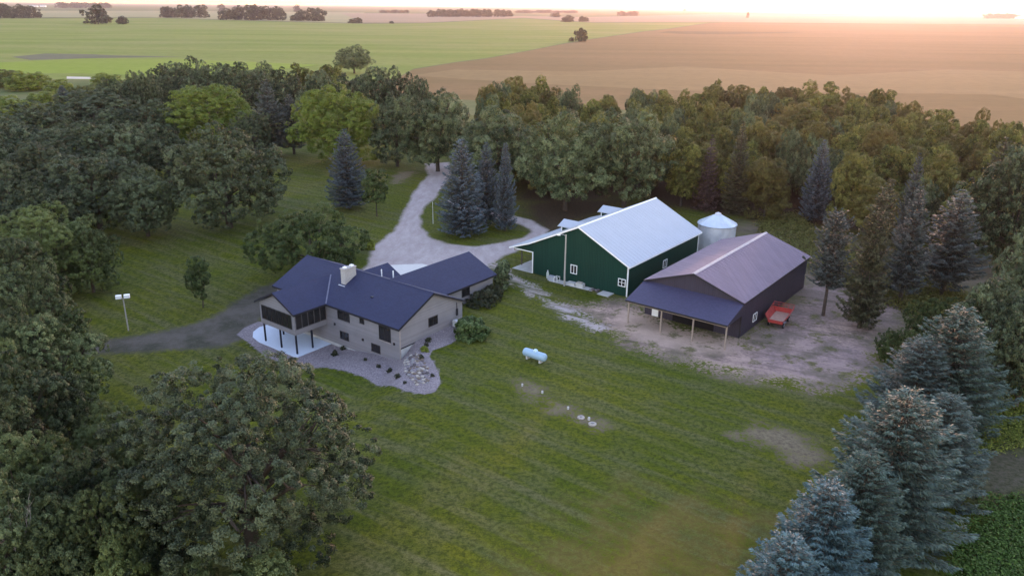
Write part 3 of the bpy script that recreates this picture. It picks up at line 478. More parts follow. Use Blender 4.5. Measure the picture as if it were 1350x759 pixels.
('wood', 101.8, 169.0, 13.6, 8.9, 'broadleaf tree in the thick middle of the woods right of the shed', 'woods right of the shed, thick middle'),
('wood', 102.2, 142.2, 17.1, 9.6, 'broadleaf tree in the thick middle of the woods right of the shed', 'woods right of the shed, thick middle'),
('wood', 65.4, 219.6, 14.0, 10.6, 'broadleaf tree in the thick middle of the woods behind the shed', 'woods behind the shed, thick middle'),
('wood', 103.4, 249.8, 14.0, 9.1, 'broadleaf tree in the thick middle of the woods behind the shed', 'woods behind the shed, thick middle'),
('cottonwood', 82.6, 204.5, 14.8, 10.5, 'broadleaf tree in the thick middle of the woods behind the shed', 'woods behind the shed, thick middle'),
('cottonwood', 14.8, 226.7, 13.2, 11.2, 'broadleaf tree in the thick middle of the woods behind the green barn', 'woods behind the green barn, thick middle'),
('wood', 67.8, 193.6, 13.9, 12.5, 'broadleaf tree in the thick middle of the woods behind the shed', 'woods behind the shed, thick middle'),
('wood', 40.9, 187.9, 15.5, 9.7, 'broadleaf tree in the thick middle of the woods behind the shed', 'woods behind the shed, thick middle'),
('cottonwood', 63.5, 177.0, 16.5, 9.2, 'broadleaf tree in the thick middle of the woods behind the shed', 'woods behind the shed, thick middle'),
('cottonwood', -6.4, 198.8, 17.4, 8.7, 'broadleaf tree in the thick middle of the woods behind the green barn', 'woods behind the green barn, thick middle'),
('wood', 61.4, 238.7, 13.2, 10.8, 'broadleaf tree in the thick middle of the woods behind the shed', 'woods behind the shed, thick middle'),
('cottonwood', 36.3, 221.9, 16.5, 9.9, 'broadleaf tree in the thick middle of the woods behind the green barn', 'woods behind the green barn, thick middle'),
('wood', 23.7, 196.3, 16.7, 12.5, 'broadleaf tree in the thick middle of the woods behind the green barn', 'woods behind the green barn, thick middle'),
('wood', -4.2, 262.9, 15.3, 11.3, 'broadleaf tree in the thick middle of the woods behind the green barn', 'woods behind the green barn, thick middle'),
('wood', 6.8, 203.6, 13.9, 11.6, 'broadleaf tree in the thick middle of the woods behind the green barn', 'woods behind the green barn, thick middle'),]
FAR_TREES = [
(-1358.9, 2194.6, 40.0, 48.8, 'dark tree at the left edge of the shelterbelt at top left', None),
(-1332.6, 2183.7, 30.1, 41.4, 'dark tree in the shelterbelt at the top left corner', 'shelterbelt at top left corner'),
(-1317.1, 2206.1, 35.9, 40.3, 'dark tree in the shelterbelt at the top left corner', 'shelterbelt at top left corner'),
(-1312.1, 2241.9, 31.2, 48.5, 'dark tree in the shelterbelt at the top left corner', 'shelterbelt at top left corner'),
(-1345.7, 2332.7, 14.2, 20.4, 'small bush at the right end of the top left shelterbelt', None),
(-844.8, 1671.2, 37.7, 55.4, 'big round tree standing alone in the green field at top left', None),
(-802.6, 1683.3, 16.1, 27.4, 'small bush at the foot of the big round field tree', None),
(-3416.4, 6231.7, 39.5, 85.4, 'hazy tree in the grove behind the big round field tree', 'hazy grove at the top left'),
(-3220.3, 5936.1, 40.0, 78.8, 'hazy tree in the grove behind the big round field tree', 'hazy grove at the top left'),
(-3245.4, 6106.4, 40.0, 91.6, 'hazy tree in the grove behind the big round field tree', 'hazy grove at the top left'),
(-3195.4, 6070.4, 40.0, 79.0, 'hazy tree in the grove behind the big round field tree', 'hazy grove at the top left'),
(-3188.2, 6151.9, 40.0, 85.0, 'hazy tree in the grove behind the big round field tree', 'hazy grove at the top left'),
(-3370.8, 6635.5, 40.0, 88.5, 'hazy tree in the grove behind the big round field tree', 'hazy grove at the top left'),
(-3128.3, 6261.5, 40.0, 78.4, 'hazy tree in the grove behind the big round field tree', 'hazy grove at the top left'),
(-3109.4, 6302.6, 40.0, 94.4, 'hazy tree in the grove behind the big round field tree', 'hazy grove at the top left'),
(-1052.6, 2495.8, 31.1, 44.2, 'tree in the dark grove right of the big round field tree', 'grove right of the round field tree'),
(-1041.7, 2506.9, 32.2, 55.0, 'tree in the dark grove right of the big round field tree', 'grove right of the round field tree'),
(-998.7, 2478.2, 37.4, 42.7, 'tree in the dark grove right of the big round field tree', 'grove right of the round field tree'),
(-976.6, 2479.7, 37.8, 42.9, 'tree in the dark grove right of the big round field tree', 'grove right of the round field tree'),
(-959.1, 2533.5, 37.8, 56.2, 'tree in the dark grove right of the big round field tree', 'grove right of the round field tree'),
(-1711.7, 4832.6, 40.0, 45.8, 'pale tree left of the long grove on the far field edge', None),
(-780.6, 2236.7, 30.2, 51.3, 'tree in the long dark grove on the far field edge', 'long grove on the far field edge'),
(-755.3, 2259.0, 37.6, 50.1, 'tree in the long dark grove on the far field edge', 'long grove on the far field edge'),
(-710.5, 2224.9, 39.2, 46.5, 'tree in the long dark grove on the far field edge', 'long grove on the far field edge'),
(-702.1, 2256.2, 40.0, 49.0, 'tree in the long dark grove on the far field edge', 'long grove on the far field edge'),
(-684.5, 2283.9, 36.8, 46.0, 'tree in the long dark grove on the far field edge', 'long grove on the far field edge'),
(-644.3, 2248.0, 36.3, 51.8, 'tree in the long dark grove on the far field edge', 'long grove on the far field edge'),
(-588.9, 2198.7, 14.7, 22.2, 'small bush between the long grove and the rounded clump', 'bushes between the groves'),
(-573.6, 2188.2, 14.5, 18.6, 'small bush between the long grove and the rounded clump', 'bushes between the groves'),
(-1255.8, 4781.7, 40.0, 47.5, 'small distant tree standing alone behind the groves', None),
(-571.0, 2211.2, 28.2, 41.7, 'tree in the rounded clump right of the long grove', 'rounded clump on the field edge'),
(-540.7, 2206.7, 33.5, 42.6, 'tree in the rounded clump right of the long grove', 'rounded clump on the field edge'),
(-518.3, 2192.8, 33.6, 42.0, 'tree in the rounded clump right of the long grove', 'rounded clump on the field edge'),
(-388.1, 1975.8, 10.6, 25.0, 'low round bush of the pair on the far green field edge', 'pair of bushes on the field edge'),
(-376.2, 1985.9, 13.6, 22.9, 'low round bush of the pair on the far green field edge', 'pair of bushes on the field edge'),
(-295.1, 1976.7, 6.0, 13.2, 'tiny bush right of the bush pair on the field edge', None),
(86.0, 1055.7, 16.7, 18.5, 'lone round tree where the green and tan fields meet', None),
(73.7, 1052.9, 5.6, 7.9, 'small bush left of the lone round tree between the fields', None),
(148.3, 2381.8, 15.9, 28.7, 'dark tree in the left of two distant clumps above the lone round tree', 'distant clump pair'),
(160.6, 2421.5, 19.4, 29.3, 'dark tree in the left of two distant clumps above the lone round tree', 'distant clump pair'),
(201.3, 2474.3, 16.8, 22.8, 'dark tree in the right of two distant clumps above the lone round tree', 'distant clump pair, right'),
(215.1, 2500.2, 13.7, 20.3, 'dark tree in the right of two distant clumps above the lone round tree', 'distant clump pair, right'),
(166.6, 3545.7, 15.5, 29.6, 'hazy tree beside the distant clumps', 'hazy trees by the clumps'),
(175.6, 3435.7, 18.5, 31.0, 'hazy tree beside the distant clumps', 'hazy trees by the clumps'),
(556.5, 4276.1, 23.5, 56.5, 'hazy tree in the faint grove on the horizon', 'faint grove on horizon'),
(611.7, 4367.2, 22.5, 58.6, 'hazy tree in the faint grove on the horizon', 'faint grove on horizon'),
(626.2, 4326.4, 24.5, 49.3, 'hazy tree in the faint grove on the horizon', 'faint grove on horizon'),
(2064.5, 10090.4, 40.0, 40.7, 'tiny tree standing alone on the hazy horizon', None),
(1092.7, 3882.9, 26.9, 16.5, 'tiny pole like tree alone in the far tan field', None),
(2642.8, 4617.6, 31.8, 61.1, 'hazy reddish tree in the farmstead grove at top right', 'grove at top right'),
(2780.0, 4774.3, 29.9, 61.1, 'hazy reddish tree in the farmstead grove at top right', 'grove at top right'),
(2803.8, 4757.0, 25.9, 52.7, 'hazy reddish tree in the farmstead grove at top right', 'grove at top right'),
(2842.8, 4769.4, 31.0, 60.5, 'hazy reddish tree in the farmstead grove at top right', 'grove at top right'),
(2974.1, 4934.1, 26.3, 55.6, 'hazy reddish tree in the farmstead grove at top right', 'grove at top right'),
(-738.1, 4636.8, 15.2, 42.7, 'hazy tree in the faint tree line left of centre', 'faint tree line'),
(-713.8, 4677.1, 13.5, 44.5, 'hazy tree in the faint tree line left of centre', 'faint tree line'),
(-676.7, 4621.5, 17.6, 41.0, 'hazy tree in the faint tree line left of centre', 'faint tree line'),
(-678.5, 4724.0, 17.2, 46.7, 'hazy tree in the faint tree line left of centre', 'faint tree line'),
(-636.9, 4654.0, 15.9, 41.3, 'hazy tree in the faint tree line left of centre', 'faint tree line'),
(-607.9, 4621.2, 16.9, 42.4, 'hazy tree in the faint tree line left of centre', 'faint tree line'),
(-318.1, 3190.5, 24.5, 43.9, 'hazy tree in the purple tree line on the horizon', 'purple tree line'),
(-301.4, 3310.7, 28.7, 46.3, 'hazy tree in the purple tree line on the horizon', 'purple tree line'),
(-274.7, 3218.1, 28.9, 45.4, 'hazy tree in the purple tree line on the horizon', 'purple tree line'),
(-250.5, 3232.0, 28.6, 38.2, 'hazy tree in the purple tree line on the horizon', 'purple tree line'),
(-230.4, 3270.4, 28.7, 45.8, 'hazy tree in the purple tree line on the horizon', 'purple tree line'),
(-217.1, 3360.8, 31.6, 44.8, 'hazy tree in the purple tree line on the horizon', 'purple tree line'),
(-195.3, 3311.6, 27.1, 46.4, 'hazy tree in the purple tree line on the horizon', 'purple tree line'),
(-167.9, 3340.8, 30.8, 37.3, 'hazy tree in the purple tree line on the horizon', 'purple tree line'),
(-143.8, 3325.3, 30.5, 42.6, 'hazy tree in the purple tree line on the horizon', 'purple tree line'),
(-120.0, 3360.6, 31.0, 40.2, 'hazy tree in the purple tree line on the horizon', 'purple tree line'),
(-102.4, 3338.9, 30.9, 38.8, 'hazy tree in the purple tree line on the horizon', 'purple tree line'),
(-70.1, 3384.4, 30.3, 37.2, 'hazy tree in the purple tree line on the horizon', 'purple tree line'),
(-51.3, 3426.7, 29.8, 38.8, 'hazy tree in the purple tree line on the horizon', 'purple tree line'),
(-26.4, 3513.3, 26.9, 49.0, 'hazy tree in the purple tree line on the horizon', 'purple tree line'),
(26.0, 5574.1, 17.1, 66.2, 'hazy tree in the faint horizon row', 'faint horizon row'),
(71.6, 5381.2, 20.2, 74.0, 'hazy tree in the faint horizon row', 'faint horizon row'),
(104.0, 5534.5, 18.3, 67.7, 'hazy tree in the faint horizon row', 'faint horizon row'),
(165.3, 5730.5, 20.2, 69.6, 'hazy tree in the faint horizon row', 'faint horizon row'),
(187.5, 5467.1, 20.9, 63.7, 'hazy tree in the faint horizon row', 'faint horizon row'),
(228.2, 5571.9, 21.7, 63.1, 'hazy tree in the faint horizon row', 'faint horizon row'),
(281.3, 5640.8, 18.2, 70.7, 'hazy tree in the faint horizon row', 'faint horizon row'),
(344.3, 5984.6, 16.5, 80.6, 'hazy tree in the faint horizon row', 'faint horizon row'),
(364.9, 5694.7, 18.2, 63.5, 'hazy tree in the faint horizon row', 'faint horizon row'),
(414.5, 5844.1, 19.1, 65.1, 'hazy tree in the faint horizon row', 'faint horizon row'),]
# ------------------------------------------------------------------ ground
MASKS = {  # attribute: (areas, half width of the soft edge in metres)
    'm_drive': (('drive',), 1.1), 'm_path': (('path',), 2.4), 'm_yard': (('yard',), 3.4), 'm_sand': (('sand',), 1.6), 'm_back': (('backyard',), 6.0),
    'm_litter': (('litter', 'litter2'), 5.0), 'm_road': (('road',), 1.3), 'm_bed': (('bed',), 0.25),
    'm_bare': (('patch', 'patch2', 'patch4'), 2.2), 'm_corner': (('cornerdirt',), 2.5), 'm_dry': (('patch3',), 9.0), 'm_weed': (('weeds', 'weeds2'), 2.0),
}
def masks_at(X, Y):
    out = {}
    for k, (areas, w) in MASKS.items():
        sd = np.full(X.shape, -1e9)
        for a in areas:
            ww = 1.0
            P = np.array(AREA[a])
            sel = (X > P[:, 0].min() - 22) & (X < P[:, 0].max() + 22) & (Y > P[:, 1].min() - 22) & (Y < P[:, 1].max() + 22)
            if sel.any():
                s = np.full(X.shape, -1e9); s[sel] = sd_poly(X[sel], Y[sel], AREA[a]); sd = np.maximum(sd, s / ww)
        if k == 'm_drive':
            P = AREA['island']; s = sd_poly(X, Y, P); sd = np.minimum(sd, -s)
        out[k] = np.clip(.5 + sd / (2 * w), 0, 1)
    return out

def ground_mat():
    k = NT('ground_surface'); p = k.pos()
    n_big = k.noise(0.035, p, 3.0); n_mid = k.noise(0.22, p, 5.0, 0.6); n_fine = k.noise(2.0, p, 6.0, 0.68); n_grit = k.noise(7.0, p, 4.0, 0.7)
    streak = k.noise(1.0, k.scl(p, (0.035, 0.55, 0.5), R(37.6)), 5.0, 0.62)         # mowing passes run parallel to the house
    mow = k.n('ShaderNodeTexWave', {'wave_type': 'BANDS', 'bands_direction': 'Y'}, Vector=k.scl(p, (1, 1, 1), R(37.6)), Scale=0.145, Distortion=5.0, Detail=2.0, Detail_Scale=0.35).outputs[1]
    # grass
    g = k.mix(k.ramp(n_big, 0.36, 0.64), (0.080, 0.106, 0.004), (0.148, 0.144, 0.010))
    g = k.mix(k.math('MULTIPLY', k.ramp(streak, 0.46, 0.64), 0.75), g, (0.150, 0.138, 0.062))
    g = k.mix(k.math('MULTIPLY', mow, 0.30), g, (0.038, 0.070, 0.004))
    g = k.mix(k.math('MULTIPLY', k.ramp(n_mid, 0.48, 0.66), 0.45), g, (0.128, 0.122, 0.050))
    g = k.mix(k.math('MULTIPLY', k.ramp(n_fine, 0.44, 0.62), 0.70), g, (0.018, 0.032, 0.003))
    g = k.mix(k.math('MULTIPLY', k.ramp(n_grit, 0.48, 0.68), 0.6), g, (0.010, 0.018, 0.002))
    edge = k.math('ADD', k.math('MULTIPLY', k.math('SUBTRACT', n_mid, 0.5), 0.9), k.math('MULTIPLY', k.math('SUBTRACT', n_fine, 0.5), 1.1))
    def m(name, amp, soft):
        at_ = k.attr(name)
        win = k.math('MULTIPLY', k.math('MULTIPLY', at_, k.math('SUBTRACT', 1.0, at_)), 4.0)   # ragged only inside the soft edge
        v = k.math('ADD', at_, k.math('MULTIPLY', k.math('MULTIPLY', edge, amp), win))
        return k.ramp(v, 0.5 - soft, 0.5 + soft)
    def two(a, b, f, lo=0.35, hi=0.65): return k.mix(k.ramp(f, lo, hi), a, b)
    # dry grass, weeds, litter, bare soil, back yard, yard, drive, road, gravel bed
    c = k.mix(k.math('MULTIPLY', m('m_dry', 2.4, 0.35), 0.75), g, two((0.200, 0.140, 0.030), (0.120, 0.088, 0.022), n_fine))
    c = k.mix(k.math('MULTIPLY', m('m_weed', 0.6, 0.3), 0.8), c, two((0.035, 0.070, 0.012), (0.085, 0.085, 0.030), n_fine))
    c = k.mix(k.math('MULTIPLY', m('m_litter', 0.8, 0.35), 0.9), c, two((0.070, 0.040, 0.028), (0.035, 0.022, 0.016), n_fine))
    c = k.mix(k.math('MULTIPLY', m('m_back', 1.0, 0.35), 0.92), c, two((0.210, 0.155, 0.125), (0.095, 0.080, 0.048), n_mid))
    c = k.mix(k.math('MULTIPLY', m('m_bare', 2.6, 0.22), 0.8), c, two((0.240, 0.190, 0.125), (0.140, 0.100, 0.075), n_fine))
    c = k.mix(k.math('MULTIPLY', m('m_corner', 2.0, 0.35), 0.85), c, two((0.105, 0.085, 0.075), (0.045, 0.048, 0.022), n_fine))
    dirt = two((0.500, 0.345, 0.275), (0.220, 0.150, 0.125), k.math('ADD', k.math('MULTIPLY', n_mid, 0.6), k.math('MULTIPLY', n_fine, 0.4)), 0.44, 0.57)
    dirt = k.mix(k.math('MULTIPLY', k.ramp(n_big, 0.48, 0.60), 0.55), dirt, (0.270, 0.195, 0.195))
    dirt = k.mix(k.math('MULTIPLY', k.ramp(k.noise(0.6, p, 6.0, 0.7), 0.56, 0.66), 0.75), dirt, (0.120, 0.100, 0.062))
    trk = k.noise(1.0, k.scl(p, (0.07, 0.9, 1.0), R(25)), 5.0, 0.6)
    dirt = k.mix(k.math('MULTIPLY', k.ramp(trk, 0.50, 0.62), 0.55), dirt, (0.180, 0.125, 0.110))
    dirt = k.mix(k.math('MULTIPLY', k.ramp(k.noise(0.11, p, 5.0, 0.65), 0.50, 0.60), 0.65), dirt, (0.130, 0.112, 0.066))
    dirt = k.mix(k.math('MULTIPLY', m('m_back', 1.6, 0.45), 0.75), dirt, two((0.260, 0.185, 0.165), (0.125, 0.100, 0.075), k.math('ADD', k.math('MULTIPLY', trk, 0.5), k.math('MULTIPLY', n_fine, 0.5)), 0.42, 0.6))
    dirt = k.mix(k.math('MULTIPLY', m('m_sand', 1.2, 0.4), 0.8), dirt, two((0.560, 0.400, 0.310), (0.450, 0.315, 0.245), n_mid))
    dirt = k.mix(k.math('MULTIPLY', k.ramp(k.noise(0.28, p, 6.0, 0.7), 0.55, 0.62), 0.7), dirt, g)
    c = k.mix(m('m_yard', 3.4, 0.24), c, dirt)
    rut = k.noise(0.7, k.scl(p, (1.0, 0.3, 1.0)), 5.0, 0.6)
    rut2 = k.noise(1.0, k.scl(p, (0.12, 0.75, 1.0), R(37.6)), 4.0, 0.6)
    drv = two((0.500, 0.425, 0.400), (0.340, 0.270, 0.250), k.math('ADD', k.math('MULTIPLY', rut, 0.6), k.math('MULTIPLY', n_fine, 0.4)), 0.34, 0.68)
    drv = k.mix(k.math('MULTIPLY', k.ramp(n_mid, 0.50, 0.72), 0.4), drv, (0.340, 0.250, 0.240))
    c = k.mix(k.math('MULTIPLY', m('m_path', 2.6, 0.14), k.ramp(rut2, 0.38, 0.56)), c, drv)
    c = k.mix(m('m_drive', 0.9, 0.22), c, drv)
    road = two((0.112, 0.096, 0.078), (0.058, 0.056, 0.038), n_mid, 0.40, 0.62)
    road = k.mix(k.math('MULTIPLY', k.ramp(n_fine, 0.50, 0.75), 0.5), road, (0.150, 0.135, 0.115))
    c = k.mix(m('m_road', 1.0, 0.30), c, road)
    vor = k.n('ShaderNodeTexVoronoi', Vector=p, Scale=9.0).outputs[1]
    sp = k.n('ShaderNodeSeparateColor', i0=vor).outputs[0]
    bed = two((0.170, 0.142, 0.148), (0.310, 0.262, 0.270), sp, 0.1, 0.9)
    bed = k.mix(k.math('MULTIPLY', k.ramp(n_mid, 0.45, 0.75), 0.35), bed, (0.160, 0.140, 0.135))
    c = k.mix(m('m_bed', 0.12, 0.2), c, bed)
    h = k.math('ADD', k.math('MULTIPLY', n_fine, 0.6), k.math('MULTIPLY', n_grit, 0.5))
    return k.surf(c, 0.95, 0.12, 0.0, k.bump(h, 0.7, 0.22))

GROUND = ground_mat()

def sheet(name, x0, x1, y0, y1, step, lift, area=None, cut=None, grow=0.6):
    nx = int((x1 - x0) / step) + 1; ny = int((y1 - y0) / step) + 1
    X, Y = np.meshgrid(np.linspace(x0, x1, nx), np.linspace(y0, y1, ny))
    X = X.ravel(); Y = Y.ravel()
    idx = np.arange(nx * ny).reshape(ny, nx)
    Q = np.stack([idx[:-1, :-1], idx[:-1, 1:], idx[1:, 1:], idx[1:, :-1]], -1).reshape(-1, 4)
    if area is not None:
        rng = np.random.default_rng(3)
        s = np.full(X.shape, -1e9)
        for a in area: s = np.maximum(s, sd_poly(X, Y, AREA[a]))
        if cut: s = np.minimum(s, -sd_poly(X, Y, AREA[cut]))
        s += rng.normal(0, .15, s.shape)
        Q = Q[(s[Q] > -grow).all(1)]
        used = np.unique(Q); remap = np.zeros(nx * ny, int); remap[used] = np.arange(len(used))
        X, Y, Q = X[used], Y[used], remap[Q]
    Z = height(X, Y) + lift
    rs = np.random.default_rng(8)
    m = np_mesh(name, np.stack([X, Y, Z], 1), Q, masks_at(X, Y), smooth=True)
    return tag(link(name, m, GROUND), kind='structure')

def area_box(names):
    P = np.array([p for n in names for p in AREA[n]])
    return P[:, 0].min() - 2, P[:, 0].max() + 2, P[:, 1].min() - 2, P[:, 1].max() + 2

GX0, GX1, GY0, GY1 = -190.0, 210.0, 5.0, 325.0
sheet('lawn', GX0, GX1, GY0, GY1, 0.8, 0.0)
for nm, ar, cut, st, lift in (('dirt_yard', ('yard',), None, 0.35, 0.008), ('gravel_driveway', ('drive', 'path'), 'island', 0.35, 0.012),
                              ('gravel_road', ('road',), None, 0.4, 0.008), ('gravel_bed', ('bed',), None, 0.2, 0.016)):
    b = area_box(ar)
    sheet(nm, *b, st, lift, ar, cut, 0.25 if nm == 'gravel_bed' else 0.8)

def field_mat(name, a, b, c, rz=0.0, streak=(0.0016, 0.02, 1.0)):
    k = NT(name); p = k.pos()
    s1 = k.noise(1.0, k.scl(p, streak, rz), 6.0, 0.6)
    s2 = k.noise(0.004, p, 5.0, 0.6); s3 = k.noise(0.12, p, 4.0, 0.7)
    cc = k.mix(k.ramp(s1, 0.36, 0.64), a, b)
    cc = k.mix(k.math('MULTIPLY', k.ramp(s2, 0.46, 0.66), 0.6), cc, c)
    cc = k.mix(k.math('MULTIPLY', k.ramp(s3, 0.45, 0.8), 0.45), cc, tuple(x * .55 for x in a))
    return k.surf(cc, 1.0, 0.03, 0.0, k.bump(s3, 0.4, 0.5))

FAR = 32000.0
def ring(name, mat):
    xs = [-FAR, GX0, GX1, FAR]; ys = [-2000.0, GY0, GY1, FAR]
    V = [(x, y, 0) for y in ys for x in xs]
    Q = [(j * 4 + i, j * 4 + i + 1, j * 4 + i + 5, j * 4 + i + 4) for j in range(3) for i in range(3) if (i, j) != (1, 1)]
    return tag(link(name, np_mesh(name, V, Q), mat), kind='structure')
ring('ground', field_mat('open_country', (0.100, 0.125, 0.045), (0.160, 0.150, 0.070), (0.120, 0.130, 0.050)))

from mathutils.geometry import tessellate_polygon
def field(name, key, mat, z):
    P = [Vector((x, y, z)) for x, y in FIELD[key]]
    tri = tessellate_polygon([P])
    m = np_mesh(name, [tuple(p) for p in P], [tuple(t) for t in tri])
    import bmesh
    b = bmesh.new(); b.from_mesh(m); bmesh.ops.recalc_face_normals(b, faces=b.faces)
    if b.faces and sum(f.normal.z for f in b.faces) < 0: bmesh.ops.reverse_faces(b, faces=b.faces)
    b.to_mesh(m); b.free()
    return tag(link(name, m, mat), kind='structure')
M_SOY = field_mat('soybean_rows', (0.130, 0.180, 0.030), (0.200, 0.215, 0.055), (0.240, 0.220, 0.085))
M_BRIGHT = field_mat('hay_meadow', (0.170, 0.235, 0.025), (0.210, 0.250, 0.045), (0.180, 0.220, 0.040))
M_TAN = field_mat('ripe_grain', (0.205, 0.125, 0.056), (0.160, 0.106, 0.044), (0.215, 0.130, 0.062))
M_TAN2 = field_mat('grain_stubble', (0.245, 0.158, 0.072), (0.210, 0.136, 0.060), (0.240, 0.158, 0.075))
M_PALE = field_mat('pale_grain', (0.300, 0.260, 0.140), (0.220, 0.210, 0.110), (0.270, 0.260, 0.140))
M_SLOUGH = field_mat('slough_mud', (0.120, 0.120, 0.075), (0.180, 0.160, 0.110), (0.090, 0.095, 0.050))
M_PINK = field_mat('far_stubble', (0.300, 0.210, 0.140), (0.260, 0.190, 0.120), (0.320, 0.220, 0.150))
M_DARK = field_mat('wet_hollow', (0.110, 0.085, 0.040), (0.130, 0.095, 0.050), (0.100, 0.080, 0.040))
field('green_field', 'green', M_SOY, 0.05); field('tan_field', 'tan', M_TAN, 0.06); field('stubble_field', 'tan2', M_TAN2, 0.12)
field('bright_meadow', 'bright', M_BRIGHT, 0.12); field('slough', 'slough', M_SLOUGH, 0.12); field('wet_hollow', 'darkstrip', M_DARK, 0.2)
field('pale_field', 'pale', M_PALE, 0.3); field('far_stubble_field', 'pink', M_PINK, 0.5); field('grain_strip', 'tanb', M_PALE, 0.6)
field('country_road', 'roadstrip', plain('pale_road', (0.42, 0.36, 0.30)), 0.16)

# ------------------------------------------------------------------ building materials
M_SIDE = siding('grey_beige_lap_siding', (0.232, 0.215, 0.222), 0.20)
M_SHINGLE = shingle('dark_blue_shingles', (0.020, 0.024, 0.060)); M_SHINGLE2 = shingle('dark_blue_shingles_turned', (0.020, 0.024, 0.060), PI / 2)
M_TRIM = plain('dark_trim', (0.022, 0.021, 0.026), 0.5)
M_FRAME = plain('dark_window_frame', (0.03, 0.027, 0.027), 0.5)
M_POST = plain('black_steel_post', (0.014, 0.016, 0.026), 0.5)
M_CONC = plain('concrete', (0.46, 0.45, 0.43), 0.9, 0.15)
M_SLABW = plain('pale_concrete_slab', (0.56, 0.62, 0.70), 0.8, 0.2, var=0.06, scale=0.6)
M_BRICK = plain('pale_chimney_stone', (0.37, 0.35, 0.34), 0.9, 0.1, scale=4)
M_WHITE = plain('white_paint', (0.80, 0.80, 0.79), 0.5, 0.4, var=0.06)
M_MULL = plain('pale_mullion', (0.34, 0.29, 0.26), 0.6)
M_GLASS = glass_mat()
M_GREEN = siding('dark_green_ribbed_steel', (0.004, 0.036, 0.026), 0.30, 'xy', 0.6, 0.10, 0.03, 0.12)
M_GREEN2 = siding('dark_green_end_steel', (0.005, 0.032, 0.023), 0.30, 'xy', 0.6, 0.10, 0.03, 0.12)
M_WROOF = plain('white_steel_roof', (0.36, 0.40, 0.455), 0.5, 0.3, var=0.05, scale=0.4)
M_PLUM = siding('charcoal_ribbed_steel', (0.042, 0.035, 0.052), 0.30, 'xy', 0.5, 0.12, 0.03)
M_BROOF = siding('bronze_steel_roof', (0.190, 0.145, 0.190), 0.45, 'xy', 0.70, 0.10, 0.012, 0.2)
M_LEAN = shingle('dark_leanto_shingles', (0.048, 0.044, 0.085))
M_RIDGE = plain('pale_ridge_cap', (0.36, 0.32, 0.34), 0.55)
M_WOOD = plain('weathered_wood_post', (0.30, 0.235, 0.190), 0.9)
M_DWOOD = plain('dark_wood_post', (0.09, 0.07, 0.06), 0.9)
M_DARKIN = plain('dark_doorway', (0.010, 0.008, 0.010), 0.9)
M_GALV = plain('galvanised_steel', (0.60, 0.61, 0.66), 0.45, 0.4, 0.25, var=0.20, scale=0.9)
M_GALVR = plain('galvanised_roof', (0.55, 0.62, 0.70), 0.38, 0.4, 0.30, var=0.12, scale=0.9)
M_RED = plain('faded_red_paint', (0.36, 0.040, 0.034), 0.55, 0.35, var=0.30, scale=2)
M_REDP = plain('pale_worn_bed_boards', (0.42, 0.25, 0.19), 0.8, var=0.2, scale=2)
M_BLACK = plain('black_rubber', (0.018, 0.018, 0.020), 0.8)
M_TANK = plain('pale_blue_tank_paint', (0.29, 0.44, 0.56), 0.45, 0.4, var=0.05)
M_STONE = [plain('field_stone_%s' % n, c, 0.9, 0.15, var=0.3, scale=3) for n, c in (('pale', (0.39, 0.345, 0.3)), ('brown', (0.195, 0.15, 0.12)), ('grey', (0.247, 0.232, 0.232)), ('dark', (0.12, 0.10, 0.10)))]
M_POLE = plain('grey_wood_pole', (0.33, 0.31, 0.28), 0.85)
M_LAMP = plain('white_lamp_housing', (0.82, 0.84, 0.84), 0.4, var=0.04)
M_BARK = plain('tree_bark', (0.072, 0.056, 0.046), 0.95, 0.1, var=0.35, scale=3)
M_BARKP = plain('pale_dead_wood', (0.30, 0.26, 0.24), 0.95, 0.1, var=0.3, scale=3)

# ------------------------------------------------------------------ building parts
def gable_roof(name, mat, parent, axis, t0, t1, u0, z0, uc, zr, u1, z1, th=0.20):
    prof = [(u0, z0), (uc, zr), (u1, z1), (u1, z1 - th), (uc, zr - th), (u0, z0 - th)]
    return MB().prism(prof, axis, t0, t1).build(name, mat, parent)

def window(parent, plane, c, out, u0, u1, z0, z1, frame, bars=1, hbar=False, name='window', w=0.09):
    """window on the wall plane x=c or y=c, frame proud of the wall on side `out` (+1/-1), with a glass pane"""
    f = MB(); g = MB()
    d0, d1 = (c - 0.02 * out, c + 0.07 * out); e0, e1 = (c - 0.02 * out, c + 0.025 * out)
    def bx(mb, a0, a1, b0, b1, p0, p1):
        lo, hi = min(p0, p1), max(p0, p1)
        if plane == 'x': mb.box(lo, hi, a0, a1, b0, b1)
        else: mb.box(a0, a1, lo, hi, b0, b1)
    bx(f, u0, u1, z0, z0 + w, d0, d1); bx(f, u0, u1, z1 - w, z1, d0, d1)
    bx(f, u0, u0 + w, z0 + w, z1 - w, d0, d1); bx(f, u1 - w, u1, z0 + w, z1 - w, d0, d1)
    for i in range(bars):
        m = u0 + (u1 - u0) * (i + 1) / (bars + 1)
        bx(f, m - w * .4, m + w * .4, z0 + w, z1 - w, d0, c + 0.06 * out)
    if hbar:
        m = (z0 + z1) / 2; bx(f, u0 + w, u1 - w, m - w * .3, m + w * .3, d0, c + 0.05 * out)
    o = f.build(name, frame, parent)
    bx(g, u0 + w * .5, u1 - w * .5, z0 + w * .5, z1 - w * .5, e0, e1)
    g.build('pane', M_GLASS, o)
    return o

